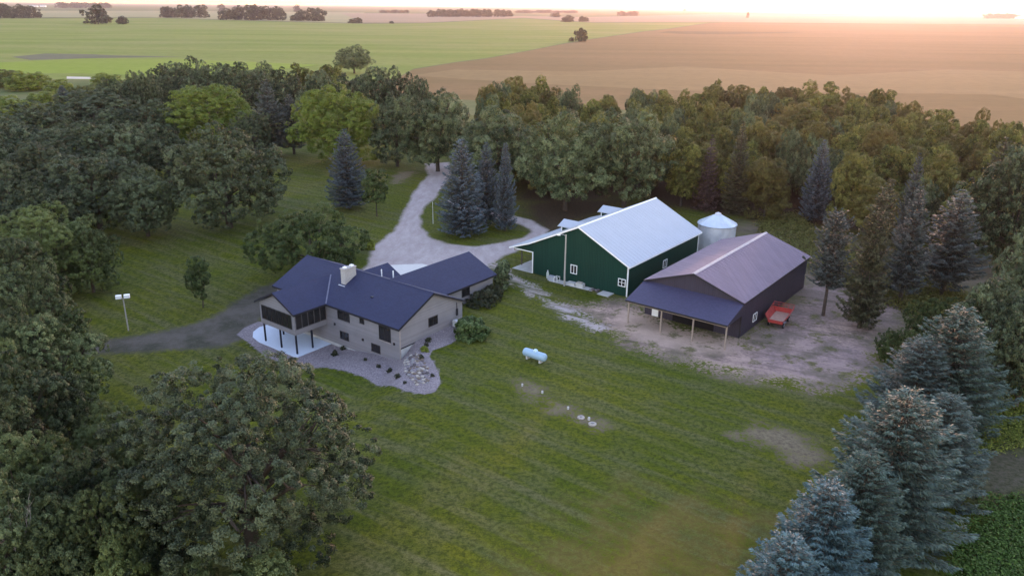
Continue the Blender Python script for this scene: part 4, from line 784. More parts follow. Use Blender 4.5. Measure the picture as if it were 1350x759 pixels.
# ---- house: local x = along the ridge towards the right gable, y = towards the back
house = empty('house', (*HOUSE_AT, 0), YAW, 'grey beige farmhouse with a dark blue shingle roof and a raised sunroom wing', 'house')
w = MB()
w.prism([(0, -2.9), (0, 2.75), (6.2, 5.70), (12.25, 2.88), (12.25, -0.6), (6, -0.6), (3.0, -0.9)], 'x', -25.7, 0)
w.build('wall', M_SIDE, house)
MB().box(-25.72, -0.03, -0.012, 0.2, -3.9, -2.85).build('foundation', M_CONC, house)
MB().box(-0.2, 0.035, 0.03, 12.2, -2.6, -0.20).build('foundation', M_CONC, house)
MB().box(-0.1, 0.06, 0.02, 12.2, -0.20, -0.06).build('trim_board', M_TRIM, house)
gable_roof('roof', M_SHINGLE, house, 'x', -26.1, 0.35, -0.5, 2.90, 6.2, 6.0, 12.7, 2.98)
MB().box(-26.1, 0.36, -0.53, -0.46, 2.62, 2.86).build('fascia', M_TRIM, house)
for x in (0.36, -26.16):
    MB().prism([(-0.5, 2.62), (-0.5, 2.86), (6.2, 5.97), (12.7, 2.95), (12.7, 2.70), (6.2, 5.70)], 'x', x, x + 0.05).build('rake_board', M_TRIM, house)
MB().prism([(6.05, 5.97), (6.2, 6.04), (6.35, 5.97)], 'x', -26.1, 0.38).build('ridge_cap', M_SHINGLE, house)
# sunroom wing on posts
MB().prism([(-22.2, -0.38), (-22.2, 2.75), (-18.35, 4.75), (-14.6, 2.80), (-14.6, -0.38)], 'y', -5.5, -0.02).build('sunroom_wall', M_SIDE, house)
gable_roof('sunroom_roof', M_SHINGLE2, house, 'y', -5.95, 5.0, -22.75, 2.90, -18.35, 5.12, -14.0, 2.93)
rk = MB(); rk.prism([(-22.75, 2.62), (-22.75, 2.86), (-18.35, 5.08), (-14.0, 2.89), (-14.0, 2.65), (-18.35, 4.82)], 'y', -6.0, -5.96); rk.build('rake_board', M_TRIM, house)
MB().box(-14.02, -13.97, -5.95, -0.5, 2.66, 2.89).build('fascia', M_TRIM, house)
vl = MB(); vl.prism([(-0.06, 0), (0.06, 0), (0.06, 0.03), (-0.06, 0.03)], 'y', 0, 1)
def strip(p0, p1, hw, th):
    a, b = Vector(p0), Vector(p1); d = (b - a).normalized(); s = d.cross(Vector((0, 0, 1))).normalized() * hw; n = Vector((0, 0, th))
    v = [a - s, a + s, b + s, b - s]; v += [q + n for q in v]
    return v, [(3, 2, 1, 0), (4, 5, 6, 7), (0, 1, 5, 4), (1, 2, 6, 5), (2, 3, 7, 6), (3, 0, 4, 7)]
vl = MB(); vl.add(*strip((-13.98, -0.45, 2.93), (-18.2, 4.15, 5.08), 0.10, 0.05)); vl.build('valley_flashing', plain('valley_metal', (0.12, 0.12, 0.17), 0.5), house)
for i in range(6):
    u = -21.75 + i * 1.12
    window(house, 'y', -5.5, -1, u, u + 1.02, 0.42, 2.48, M_FRAME, 0, w=0.07)
for i in range(5):
    u = -5.25 + i * 1.04
    window(house, 'x', -14.6, 1, u, u + 0.94, 0.42, 2.42, M_FRAME, 0, w=0.07)
for x, y in ((-14.85, -5.25), (-18.3, -5.25), (-21.95, -5.25), (-14.85, -2.6), (-21.95, -2.2)):
    MB().box(x - .1, x + .1, y - .1, y + .1, -3.3, -0.38).build('post', M_POST, house)
# garage wing and entry gable behind
MB().prism([(-14.5, -0.6), (-14.5, 2.75), (-9.3, 5.2), (-4.1, 2.75), (-4.1, -0.6)], 'y', 12.2, 24.1).build('garage_wall', M_SIDE, house)
gable_roof('garage_roof', M_SHINGLE2, house, 'y', 6.9, 24.55, -14.95, 2.88, -9.3, 5.5, -3.65, 2.90)
rk = MB(); rk.prism([(-14.95, 2.62), (-14.95, 2.85), (-9.3, 5.47), (-3.65, 2.87), (-3.65, 2.64), (-9.3, 5.2)], 'y', 24.56, 24.6); rk.build('rake_board', M_TRIM, house)
MB().box(-3.67, -3.61, 12.9, 24.5, 2.62, 2.87).build('fascia', M_TRIM, house)
window(house, 'x', -4.1, 1, 16.8, 18.6, 1.15, 2.5, M_FRAME, 1)
gable_roof('entry_roof', M_SHINGLE2, house, 'y', 9.0, 14.3, -19.7, 3.2, -17.0, 4.62, -14.3, 3.2)
MB().prism([(-19.3, 0), (-19.3, 3.1), (-17, 4.3), (-14.7, 3.1), (-14.7, 0)], 'y', 12.3, 13.2).build('entry_wall', M_SIDE, house)
# chimney, vents
ch = MB(); ch.box(-14.95, -14.1, 3.3, 5.4, 3.9, 6.85); ch.box(-15.03, -14.02, 3.22, 5.48, 6.85, 6.97)
chim = ch.build('chimney', M_BRICK, house)
for y in (3.75, 5.0): MB().box(-14.75, -14.3, y - .22, y + .22, 6.97, 7.17).build('flue_cap', M_WHITE, chim)
MB().box(-15.2, -13.9, 2.95, 3.2, 4.42, 4.56).build('flashing', M_GALV, chim)
for x, y, z in ((-12.6, 8.9, 5.1), (-10.6, 9.3, 5.2)): MB().tube([(x, y, z - .6), (x, y, z + .75)], 0.09).build('vent_pipe', M_WHITE, house)
MB().box(-8.2, -7.8, 2.6, 3.0, 4.28, 4.50).build('roof_vent', M_TRIM, house)
# front and gable windows
window(house, 'y', 0, -1, -12.15, -9.7, 1.05, 2.45, M_FRAME, 1)
window(house, 'y', 0, -1, -7.65, -6.75, 1.55, 2.45, M_FRAME, 0)
window(house, 'y', 0, -1, -3.9, -1.7, 0.25, 2.3, M_FRAME, 1)
window(house, 'y', 0, -1, -11.9, -10.1, -1.85, -0.65, M_FRAME, 1)
window(house, 'y', 0, -1, -5.55, -3.85, -1.95, -0.75, M_FRAME, 0)
window(house, 'x', 0, 1, 5.35, 7.15, 1.2, 2.5, M_FRAME, 1)
MB().box(-3.9, -1.7, -0.10, 0.01, 0.12, 0.24).build('sill', M_MULL, house)
for x, z in ((-12.9, -0.1), (-1.1, 0.15), (-7.2, -0.9)): MB().box(x - .12, x + .12, -0.14, 0.01, z, z + .3).build('wall_lamp', M_TRIM, house)
MB().box(-0.01, 0.16, 10.9, 11.2, 1.2, 2.2).build('electric_meter', M_TRIM, house)
MB().tube([(0.06, 11.05, 2.2), (0.06, 11.05, 3.1)], 0.04, 6).build('conduit', M_TRIM, house)
MB().box(-0.08, 0.05, -0.05, 0.08, -2.6, 2.7).build('corner_board', M_MULL, house)

# patio slab and concrete apron
def pad(name, org, pts, z0, z1, mat, kind='structure'):
    n = len(pts); V = []
    for z in (z0, z1):
        for a, b in pts: V.append((*loc2(org, a, b), z))
    f = [tuple(range(n - 1, -1, -1)), tuple(range(n, 2 * n))] + [(i, (i + 1) % n, (i + 1) % n + n, i + n) for i in range(n)]
    o = MB().add(V, f).build(name, mat)
    return tag(o, kind=kind) if kind else o
pad('patio', HOUSE_AT, [(-14.0, -0.05), (-14.0, -6.1), (-22.5, -6.1), (-24.6, -5.6), (-26.2, -4.4), (-27.0, -2.8), (-26.8, -1.2), (-25.9, -0.05)], -3.7, -3.22, M_SLABW)
pad('concrete_apron', HOUSE_AT, [(-14.6, 13.0), (-14.6, 27.3), (-22.3, 27.3), (-26.8, 22.6), (-22.0, 17.0), (-20.0, 13.0)], -0.2, 0.06, plain('apron_concrete', (0.62, 0.58, 0.53), 0.9, 0.1, var=0.06))

# ---- green barn
barn = empty('green_barn', (*BARN_AT, 0), YAW, 'large dark green metal barn with a white roof and a side porch', 'barn')
def roofz(x):
    if x > -9: return 5.05 + (9.75 - 5.05) * (0.4 - x) / 9.4
    if x > -18.4: return 9.75 - (9.75 - 5.35) * (-9 - x) / 9.4
    return 5.35 - (5.35 - 3.85) * (-18.4 - x) / 4.2
BL = 24.6
MB().prism([(-18, 0), (-18, 5.2), (-9, 9.5), (0, 5.0), (0, 0)], 'y', 0, BL).build('wall', M_GREEN, barn)
for y in (0.0, BL - .12): MB().prism([(-22.0, 3.72), (-22.0, roofz(-22) - .22), (-18.4, roofz(-18.4) - .22), (-18.01, roofz(-18.01) - .25), (-18.01, 3.72)], 'y', y + 0.002, y + .12).build('porch_gable', M_GREEN2, barn)
prof = [(0.45, roofz(0.45)), (-9, 9.75), (-18.4, 5.35), (-22.65, 3.83), (-22.65, 3.65), (-18.4, 5.15), (-9, 9.52), (0.45, roofz(.45) - .2)]
rb = MB().prism(prof, 'y', -0.45, BL + 0.45)
for i in range(28):
    y = -0.2 + i * 0.92
    for (xa, xb) in ((0.44, -8.95), (-9.05, -18.38), (-18.42, -22.6)):
        rb.add(*strip((xa, y, roofz(xa) - .01), (xb, y, roofz(xb) - .01), 0.03, 0.035))
rb.build('roof', M_WROOF, barn)
MB().prism([(-9.25, 9.66), (-9, 9.82), (-8.75, 9.66)], 'y', -0.47, BL + .47).build('ridge_cap', M_WHITE, barn)
for y in (-0.49, BL + .455): MB().prism([(.45, roofz(.45) - .26), (.45, roofz(.45) - .01), (-9, 9.73), (-18.4, 5.33), (-22.65, 3.81), (-22.65, 3.60), (-18.4, 5.10), (-9, 9.48)], 'y', y, y + .035).build('rake_trim', M_WHITE, barn)
MB().box(.452, .50, -.45, BL + .45, roofz(.45) - .26, roofz(.45) - .02).build('eave_trim', M_WHITE, barn)
MB().box(-22.71, -22.66, -.45, BL + .45, 3.60, 3.80).build('eave_trim', M_WHITE, barn)
for x, y in ((-.10, -.06), (-.10, BL - .06)): MB().box(x, x + .17, y, y + .17, 0, 4.8).build('corner_trim', M_WHITE, barn)
MB().box(-18.12, -17.94, -.05, .13, 0, 3.72).build('corner_trim', M_WHITE, barn)
MB().box(-22.0, -18.12, -.04, .14, 3.58, 3.72).build('header_trim', M_WHITE, barn)
MB().box(-22.05, -21.85, .14, BL - .1, 3.25, 3.62).build('porch_beam', M_WOOD, barn)
for y in (2.2, 6.6, 11.0, 15.4, 19.8, 24.2): MB().box(-22.03, -21.87, y - .08, y + .08, 0.08, 3.26).build('porch_post', M_DWOOD, barn)
MB().box(-22.2, -18.02, -.1, BL, -.1, .10).build('porch_floor', M_CONC, barn)
MB().box(-17.9, -0.1, -.035, .0, .0, .16).build('base_trim', M_GREEN2, barn)
window(barn, 'y', 0, -1, -10.45, -9.2, 1.65, 3.15, M_WHITE, 1, w=.12)
window(barn, 'y', 0, -1, -1.62, -.30, 1.5, 2.75, M_WHITE, 1, True, w=.11)
window(barn, 'x', 0, 1, 11.6, 13.0, 1.6, 3.0, M_WHITE, 1, w=.11)
for yc in (9.9, 23.2 - .3):
    d = MB().prism([(yc - 1.35, 5.0), (yc - 1.35, 6.45), (yc, 7.0), (yc + 1.35, 6.45), (yc + 1.35, 5.0)], 'x', -18.15, -14.0).build('dormer', M_GREEN2, barn)
    gable_roof('dormer_roof', M_WROOF, d, 'x', -18.65, -12.6, yc - 1.8, 6.45, yc, 7.28, yc + 1.8, 6.45, .16)
    MB().box(-18.22, -18.06, yc - 1.42, yc - 1.27, 5.2, 6.4).build('corner_trim', M_WHITE, d)
    MB().box(-18.70, -18.655, yc - 1.8, yc + 1.8, 6.25, 6.42).build('fascia', M_WHITE, d)

# ---- charcoal shed with a front lean-to
shed = empty('machine_shed', (*SHED_AT, 0), YAW, 'charcoal metal shed with a brown purple roof and a blue grey front canopy', 'shed')
SL = 26.2
MB().prism([(-14.4, -.3), (-14.4, 5.1), (-7.2, 7.55), (0, 5.1), (0, -.3)], 'y', 0, SL).build('wall', M_PLUM, shed)
gr = gable_roof('roof', M_BROOF, shed, 'y', -.35, SL + .35, -14.75, 5.22, -7.2, 7.8, .35, 5.22, .16)
rr = MB()
for i in range(30):
    y = -.2 + i * .91
    for xa, xb in ((.33, -7.1), (-7.3, -14.7)):
        za = 7.8 - abs(xa + 7.2) * 2.58 / 7.55; zb = 7.8 - abs(xb + 7.2) * 2.58 / 7.55
        rr.add(*strip((xa, y, za - .008), (xb, y, zb - .008), .03, .035))
rr.build('roof_rib', M_BROOF, gr)
MB().prism([(-7.5, 7.74), (-7.2, 7.87), (-6.9, 7.74)], 'y', -.37, SL + .37).build('ridge_cap', M_RIDGE, shed)
rk = MB(); rk.prism([(-14.75, 4.98), (-14.75, 5.19), (-7.2, 7.77), (.35, 5.19), (.35, 4.98), (-7.2, 7.54)], 'y', -.40, -.355); rk.build('rake_trim', M_TRIM, shed)
MB().box(.352, .40, -.35, SL + .35, 4.98, 5.20).build('eave_trim', M_TRIM, shed)
c_ = MB().prism([(-5.3, 3.62), (0.0, 5.08), (0.0, 4.90), (-5.3, 3.44)], 'x', -14.75, .25).build('canopy_roof', M_LEAN, shed)
MB().box(-14.75, .25, -5.36, -5.305, 3.38, 3.62).build('canopy_fascia', M_TRIM, shed)
for x in (-14.72, .18): MB().prism([(-5.2, 3.42), (-.01, 4.86), (-.01, 3.42)], 'x', x, x + .06).build('canopy_cheek', M_PLUM, shed)
MB().box(-14.6, .15, -4.95, -4.75, 3.12, 3.42).build('canopy_beam', M_WOOD, shed)
for x in (-14.4, -9.3, -4.6, .05): MB().box(x - .09, x + .09, -4.94, -4.76, -.1, 3.14).build('canopy_post', M_WOOD, shed)
MB().box(-13.2, -12.2, -.08, .01, .02, 2.1).build('door', M_WHITE, shed)
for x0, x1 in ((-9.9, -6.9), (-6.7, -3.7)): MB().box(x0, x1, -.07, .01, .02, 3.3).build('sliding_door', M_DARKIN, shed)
MB().box(-10.1, -3.5, -.12, .0, 3.3, 3.42).build('door_track', M_TRIM, shed)
MB().box(-3.0, -1.4, -.05, .01, 1.3, 2.3).build('wall_panel', plain('grey_panel', (.14, .13, .15)), shed)
MB().box(-.06, .07, -.06, .08, -.2, 4.95).build('corner_trim', M_TRIM, shed)
window(shed, 'x', 0, 1, 4.55, 5.95, .85, 2.05, M_WHITE, 1, w=.08)

# ---- grain bin
BX, BY = 37.4, 138.4
gb = empty('grain_bin', (BX, BY, 0), 0, 'round galvanised grain bin with a conical roof between the two barns', 'grain bin')
bw = MB()
pr_ = []
for i in range(53): pr_.append((3.38 + (.035 if i % 2 else 0), i * .1))
bw.lathe(pr_, 40); bw.build('wall', M_GALV, gb)
rf = MB().lathe([(3.55, 5.05), (3.52, 5.15), (.45, 6.75), (.45, 6.9)], 40)
for i in range(20):
    t = 2 * PI * i / 20; c, s = math.cos(t), math.sin(t)
    rf.add(*strip((3.5 * c, 3.5 * s, 5.15), (.5 * c, .5 * s, 6.73), .04, .05))
rf = rf.build('roof', M_GALVR, gb)
MB().lathe([(.55, 6.85), (.55, 6.95), (.0, 7.2)], 16).build('cap', M_GALV, rf)
MB().lathe([(3.60, 4.98), (3.60, 5.06), (3.4, 5.10)], 40).build('eave_ring', plain('bin_eave', (.2, .21, .24)), gb)
ld = MB()
for s in (-.2, .2): ld.tube([(s, -3.52, .3), (s, -3.52, 5.0)], .025, 5)
for i in range(14): ld.tube([(-.2, -3.52, .5 + i * .33), (.2, -3.52, .5 + i * .33)], .018, 5)
ld.build('ladder', M_GALV, gb)

# ---- red wagon by the shed wall
wx, wy = loc2(SHED_AT, 2.3, 8.6)
wg = empty('farm_wagon', (wx, wy, 0), YAW + R(6), 'old red farm wagon with flared sides parked against the charcoal shed', 'wagon')
MB().box(-.95, .95, -2.1, 2.1, .95, 1.05).build('bed', M_REDP, wg)
for s in (-1, 1):
    sp = MB(); sp.add([(s * .95, -2.1, 1.05), (s * .99, -2.1, 1.05), (s * 1.49, -2.1, 1.75), (s * 1.45, -2.1, 1.75),
                       (s * .95, 2.1, 1.05), (s * .99, 2.1, 1.05), (s * 1.49, 2.1, 1.75), (s * 1.45, 2.1, 1.75)],
                      [(0, 1, 2, 3), (7, 6, 5, 4), (0, 4, 5, 1), (1, 5, 6, 2), (2, 6, 7, 3), (3, 7, 4, 0)])
    sp.build('side_panel', M_RED, wg)
    MB().tube([(s * 1.48, -2.1, 1.8), (s * 1.48, .6, 1.95), (s * 1.45, 2.1, 2.15)], .06, 6).build('top_rail', M_RED, wg)
MB().prism([(-.97, 1.05), (.97, 1.05), (1.45, 1.75), (-1.45, 1.75)], 'y', 2.08, 2.14).build('front_panel', M_RED, wg)
MB().prism([(-.97, .75), (.97, .75), (1.1, 1.2), (-1.1, 1.2)], 'y', -2.16, -2.1).build('tailgate', M_RED, wg)
rk = MB()
for x in (-1.4, -.7, 0, .7, 1.4): rk.tube([(x, 2.12, 1.7), (x, 2.16, 2.4)], .035, 5)
for z in (2.05, 2.4): rk.tube([(-1.45, 2.15, z), (1.45, 2.15, z)], .035, 5)
rk.build('front_rack', M_RED, wg)
ax = MB()
for y in (-1.45, 1.45): ax.tube([(-.95, y, .42), (.95, y, .42)], .06, 6); ax.box(-.5, .5, y - .1, y + .1, .42, .95)
ax.box(-.08, .08, -1.9, 3.6, .55, .70); ax.build('undercarriage', M_BLACK, wg)
for x in (-1.0, 1.0):
    for y in (-1.45, 1.45):
        wh = MB()
        wh.tube([(x - .11, y, .42), (x + .11, y, .42)], .42, 18).build('wheel', M_BLACK, wg)
        hb = MB().tube([(x - .125, y, .42), (x + .125, y, .42)], .2, 12).build('rim', plain('wheel_rim', (.38, .36, .40)), wg)
MB().box(.62, 1.28, -1.85, -1.0, .86, .92).build('fender', plain('grey_fender', (.26, .25, .30)), wg)

# ---- propane tank
tk = empty('propane_tank', (2.95, 89.75, hz(2.95, 89.75)), YAW, 'pale blue propane tank lying on the lawn', 'propane tank')
body = MB(); pr_ = []
for i in range(7): t = PI / 2 * i / 6; pr_.append((.53 * math.sin(t), -1.4 - .36 * math.cos(t)))
for i in range(7): t = PI / 2 * (1 - i / 6); pr_.append((.53 * math.sin(t), 1.4 + .36 * math.cos(t)))
b_ = MB().lathe(pr_, 24); b_.v = [(z, x, y + .80) for x, y, z in b_.v]
b_.build('tank', M_TANK, tk)
MB().lathe([(.28, 1.28), (.28, 1.45), (.2, 1.52), (0, 1.54)], 16, (.1, 0, 0)).build('valve_dome', plain('dome_paint', (.50, .68, .72), .5), tk)
for x in (-1.0, 1.0): MB().box(x - .12, x + .12, -.38, .38, -.05, .42).build('saddle', M_CONC, tk)
MB().tube([(-.4, 0, 1.3), (-.4, 0, 1.42)], .06, 8).build('valve', M_GALV, tk)
# ------------------------------------------------------------------ poles and small things in the yard
x, y = SPOT['lamp']
lp = empty('floodlight_pole', (x, y, hz(x, y)), R(20), 'pale pole with two white floodlights beside the left gravel road', 'light pole')
MB().tube([(0, 0, -.2), (0, 0, 5.1)], [.11, .08], 8).build('pole', M_POLE, lp)
MB().box(-.75, .75, -.05, .05, 5.0, 5.12).build('crossarm', M_POLE, lp)
for s in (-.55, .55): MB().box(s - .38, s + .38, -.36, .22, 5.12, 5.58).build('floodlight', M_LAMP, lp)
x, y = loc2(BARN_AT, -10.3, -1.9)
yl = empty('yard_light', (x, y, 0), YAW, 'tall grey pole with a curved lamp arm before the green barn wall', 'light pole')
MB().tube([(0, 0, -.2), (0, 0, 8.5)], [.16, .11], 10).build('pole', M_POLE, yl)
MB().tube([(0, 0, 8.3), (-.5, -.2, 8.5), (-1.0, -.4, 8.5)], .035, 6).build('arm', M_GALV, yl)
MB().lathe([(.10, 0), (.16, .05), (.30, -.14), (.0, -.2)][::-1], 14, (-1.05, -.42, 8.45)).build('lamp_head', M_LAMP, yl)
x, y = SPOT['sign']
MB_ = MB().tube([(x, y, -.1), (x, y, 4.6)], [.05, .035], 6).build('marker_pole', M_LAMP)
tag(MB_, 'thin white pole on the left edge of the driveway island', 'pole')

def at_barn(a, b): return loc2(BARN_AT, a, b)
pad('concrete_strip', BARN_AT, [(-13.6, -1.5), (-6.2, -1.3), (-6.2, -.04), (-13.6, -.04)], -.1, .05, M_CONC)
pad('concrete_step', BARN_AT, [(-4.2, -1.9), (-2.2, -1.9), (-2.2, -.04), (-4.2, -.04)], -.1, .10, M_CONC)
x, y = at_barn(-14.5, -.6)
gc = empty('gas_cylinder', (x, y, 0), 0, 'small pale upright cylinder against the green barn wall', 'gas cylinder')
MB().lathe([(0, 0), (.2, .02), (.22, .1), (.22, .95), (.12, 1.15), (.06, 1.2)], 14).build('body', plain('cylinder_paint', (.45, .50, .46)), gc)
MB().lathe([(.07, 1.18), (.09, 1.3), (.09, 1.42), (0, 1.45)], 10).build('valve_cap', M_GALV, gc)
x, y = at_barn(-13.2, -.95)
ac = empty('cooling_unit', (x, y, 0), YAW, 'grey box with a white pipe frame beside the pale cylinder at the barn', 'cooling unit')
MB().box(-.8, .45, -.4, .4, .02, .75).build('cabinet', plain('unit_grey', (.33, .35, .38)), ac)
fr = MB()
for px_ in (.5, 1.1): fr.tube([(px_, -.4, 0), (px_, -.4, .85)], .04, 6); fr.tube([(px_, .35, 0), (px_, .35, .85)], .04, 6)
fr.tube([(.5, -.4, .85), (1.1, -.4, .85), (1.1, .35, .85), (.5, .35, .85), (.5, -.4, .85)], .04, 6); fr.build('pipe_frame', M_WHITE, ac)
for i, (a, b, l, h, lab) in enumerate(((-9.6, -.75, 1.5, .42, 'long low concrete block right of the yard light pole'), (-8.0, -.8, 1.3, .62, 'pale stacked concrete block before the barn wall'))):
    x, y = at_barn(a, b)
    t = empty('concrete_block', (x, y, .05), YAW + R(4 * i), lab, 'concrete block')
    MB().box(-l / 2, l / 2, -.42, .42, 0, h).build('block', M_CONC, t)
    if i: MB().box(-l / 2 + .1, l / 2 - .3, -.34, .3, h, h + .16).build('slab', M_STONE[0], t)
rng0 = random.Random(4)
def rock(name, loc, r, mat, seed, flat=.7):
    g = random.Random(seed); mb = MB(); n = 9
    rows = [(-.5, .75), (-.1, 1.0), (.35, .85), (.62, .45)]
    v = []
    for zz, rr_ in rows:
        for j in range(n):
            t = 2 * PI * j / n; q = rr_ * g.uniform(.82, 1.15)
            v.append((q * math.cos(t) * r * 1.15, q * math.sin(t) * r, zz * r * flat * g.uniform(.85, 1.15)))
    f = [(i * n + j, i * n + (j + 1) % n, (i + 1) * n + (j + 1) % n, (i + 1) * n + j) for i in range(3) for j in range(n)] + [tuple(range(3 * n, 4 * n)), tuple(range(n - 1, -1, -1))]
    mb.add(v, f); o = mb.build(name, mat); o.location = loc; o.rotation_euler = (0, 0, g.uniform(0, 6.28)); return o
for i in range(16):
    x, y = at_barn(rng0.uniform(-6.0, -4.3), rng0.uniform(-1.3, -.4))
    tag(rock('rubble_stone', (x, y, rng0.uniform(.06, .2)), rng0.uniform(.15, .30), M_STONE[rng0.choice((0, 2, 3, 3))], 50 + i), 'stone in the small rubble pile at the foot of the barn wall', 'stone', 'rubble pile by the green barn')
# boulders down the slope at the house corner
x0, y0 = SPOT['bo0']; x1, y1 = SPOT['bo1']
dv = np.array([x1 - x0, y1 - y0]); dn = np.array([-dv[1], dv[0]]) / np.linalg.norm(dv)
placed = []
for i in range(600):
    t = rng0.random(); s = rng0.uniform(-1.0, 1.15) * (.75 + .5 * math.sin(PI * t)); r = rng0.uniform(.13, .27)
    p = np.array([x0, y0]) + dv * t + dn * s
    if all((p[0] - q[0]) ** 2 + (p[1] - q[1]) ** 2 > (.8 * (r + q[2])) ** 2 for q in placed):
        placed.append((p[0], p[1], r))
    if len(placed) >= 95: break
for i, (x, y, r) in enumerate(placed):
    tag(rock('boulder', (x, y, hz(x, y) + r * .25), r, M_STONE[rng0.choice((0, 0, 1, 1, 2, 3))], 100 + i, .85), 'field boulder in the rock slope at the front corner of the house', 'boulder', 'boulders sloping from the house corner')
# pale caps on the bare strip of lawn
caps = (('st1', .11, 'small white cap at the upper left end of the bare strip'), ('st2', .12, 'small white cap second along the bare strip'), ('st3', .12, 'small white cap just above the round covers'),
        ('st4', .40, 'round pale cover, the upper of two on the bare strip'), ('st6', .44, 'round pale cover, the lower of two on the bare strip'), ('st5', .14, 'small white cap between the two round covers'))
for k_, r, lab in caps:
    x, y = SPOT[k_]
    t = empty('ground_cap', (x, y, hz(x, y)), 0, lab, 'cover')
    MB().lathe([(r, -.05), (r, .10 if r > .3 else .24), (r * .86, .14 if r > .3 else .3), (0, .15 if r > .3 else .32)], 16).build('lid', M_STONE[0] if r > .3 else M_CONC, t)
    if r > .3: MB().lathe([(r * .45, .13), (r * .45, .19), (0, .20)], 12).build('handle_boss', M_STONE[2], t)
x, y = loc2(HOUSE_AT, .75, 10.2)
un = empty('air_conditioner', (x, y, hz(x, y)), YAW, 'pale air conditioner unit against the right gable of the house', 'air conditioner')
MB().box(-.42, .42, -.42, .42, .0, .88).build('cabinet', plain('pale_cabinet', (.55, .55, .53)), un)
MB().lathe([(.36, .88), (.36, .93), (0, .96)], 16).build('fan_grille', M_GALV, un)
# distant farmsteads
for k_, sz, lab in (('farm1', (60, 26, 14), 'tiny white farm building left of the hazy grove at top left'), ('farm2', (44, 26, 16), 'second tiny white farm building closer to the hazy grove'), ('farm3', (30, 20, 12), 'tiny pale farm building right of the hazy grove'), ('farm4', (70, 26, 12), 'tiny white farm building at the far right horizon')):
    x, y = SPOT[k_]
    t = empty('farm_building', (x, y, 0), .1, lab, 'farm building')
    a, b, h = sz
    MB().box(-a / 2, a / 2, -b / 2, b / 2, 0, h * .6).build('wall', M_WHITE, t)
    gable_roof('roof', M_WROOF, t, 'x', -a / 2 - 1, a / 2 + 1, -b / 2 - 1, h * .58, 0, h, b / 2 + 1, h * .58, .5)

# ------------------------------------------------------------------ vegetation
def norm(v): return v / (np.linalg.norm(v, axis=-1, keepdims=True) + 1e-9)

def leaf_quads(rng, C, Nrm, length, width, tone, tip=None):
    """one folded lozenge per centre; Nrm is the facing direction"""
    n = len(C)
    Nrm = norm(Nrm)
    t = norm(np.cross(Nrm, rng.normal(size=(n, 3)))) if tip is None else norm(tip)
    b = norm(np.cross(Nrm, t))
    L = (length * rng.uniform(.65, 1.35, n))[:, None]; Wd = (width * rng.uniform(.7, 1.3, n))[:, None]
    V = np.stack([C - t * L * .5, C + b * Wd * .5 + Nrm * Wd * .18, C + t * L * .5, C - b * Wd * .5 + Nrm * Wd * .18], 1).reshape(-1, 3)
    Q = np.arange(n * 4).reshape(n, 4)
    return V, Q, np.repeat(tone, 4)

def sph(rng, n): return norm(rng.normal(size=(n, 3)))

def broad_crown(seed, H, Wd, base, nl, lobe, clump, ncl, nleaf, leaf, up=.35, shape='round', droop=0.0, irregular=.18):
    """crown as lobes of leafy clumps; returns leaf mesh data and the lobe centres for the limbs"""
    rng = np.random.default_rng(seed)
    z0, z1 = base * H, H
    zc = z0 + (z1 - z0) * (.46 if shape != 'oval' else .5); Rx = Wd / 2; Rz = (z1 - z0) / 2
    i = np.arange(nl) + .5
    cz = 1 - 1.85 * i / nl                                   # from the top down to below the middle
    ph = i * 2.39996 + rng.uniform(0, 6.28)
    rr = np.sqrt(np.maximum(0, 1 - cz ** 2))
    if shape == 'flat': cz = np.sign(cz) * np.abs(cz) ** 1.25
    Dr = np.stack([rr * np.cos(ph), rr * np.sin(ph), cz], 1) + rng.normal(0, .10, (nl, 3))
    k = rng.uniform(1 - irregular, 1 + irregular * .7, nl)[:, None]
    lr = lobe * Rx * rng.uniform(.75, 1.25, nl)
    C = Dr * np.array([Rx, Rx, Rz]) * k
    C = C - norm(C) * lr[:, None] * .85
    C[:, 2] += zc
    C = np.vstack([C, [[0, 0, zc]]]); lr = np.append(lr, .50 * Rx)
    P = []; O = []; T = []
    for j in range(len(C)):
        m = max(4, int(ncl * (lr[j] / (lobe * Rx)) ** 2))
        d = sph(rng, m); d = d[d[:, 2] > -.75]
        p = C[j] + d * lr[j] * np.array([1, 1, .85]) * rng.uniform(.86, 1.08, (len(d), 1))
        dist = np.linalg.norm((p[:, None] - C[None]) / np.array([1, 1, .85]), axis=2)
        dist[:, j] = 1e9
        ok = (dist > lr[None] * .84).all(1)
        P.append(p[ok]); O.append(d[ok]); T.append(np.clip(rng.normal(.42 + rng.normal(0, .12), .16, ok.sum()), 0, 1))
    P = np.vstack(P); O = np.vstack(O); T = np.concatenate(T)
    keep = P[:, 2] > max(z0, .06 * H if base <= 0 else z0); P, O, T = P[keep], O[keep], T[keep]
    per = max(6, int(nleaf / len(P)))
    n = len(P) * per
    ci = np.repeat(np.arange(len(P)), per)
    d = norm(sph(rng, n) + O[ci] * .75)
    cr = (clump * rng.uniform(.65, 1.35, len(P)))[ci]
    pos = P[ci] + d * (cr * rng.uniform(.35, 1.0, n) ** .6)[:, None] * np.array([1, 1, .8])
    if droop: pos[:, 2] -= droop * rng.random(n) * cr
    nr = d * .75 + O[ci] * .35 + np.array([0, 0, up]) + rng.normal(0, .38, (n, 3))
    tone = np.clip(.42 + (T[ci] - .42) * 1.5 + rng.normal(0, .22, n), 0, 1)
    q = np.percentile(np.hypot(pos[:, 0], pos[:, 1]), 97.5); kx = (Wd / 2) / q; kz = H / np.percentile(pos[:, 2], 99.8)
    sc = np.array([kx, kx, kz]); pos = pos * sc; C = C * sc; lr = lr * kx
    return leaf_quads(rng, pos, nr, leaf, leaf * .62, tone), C, lr

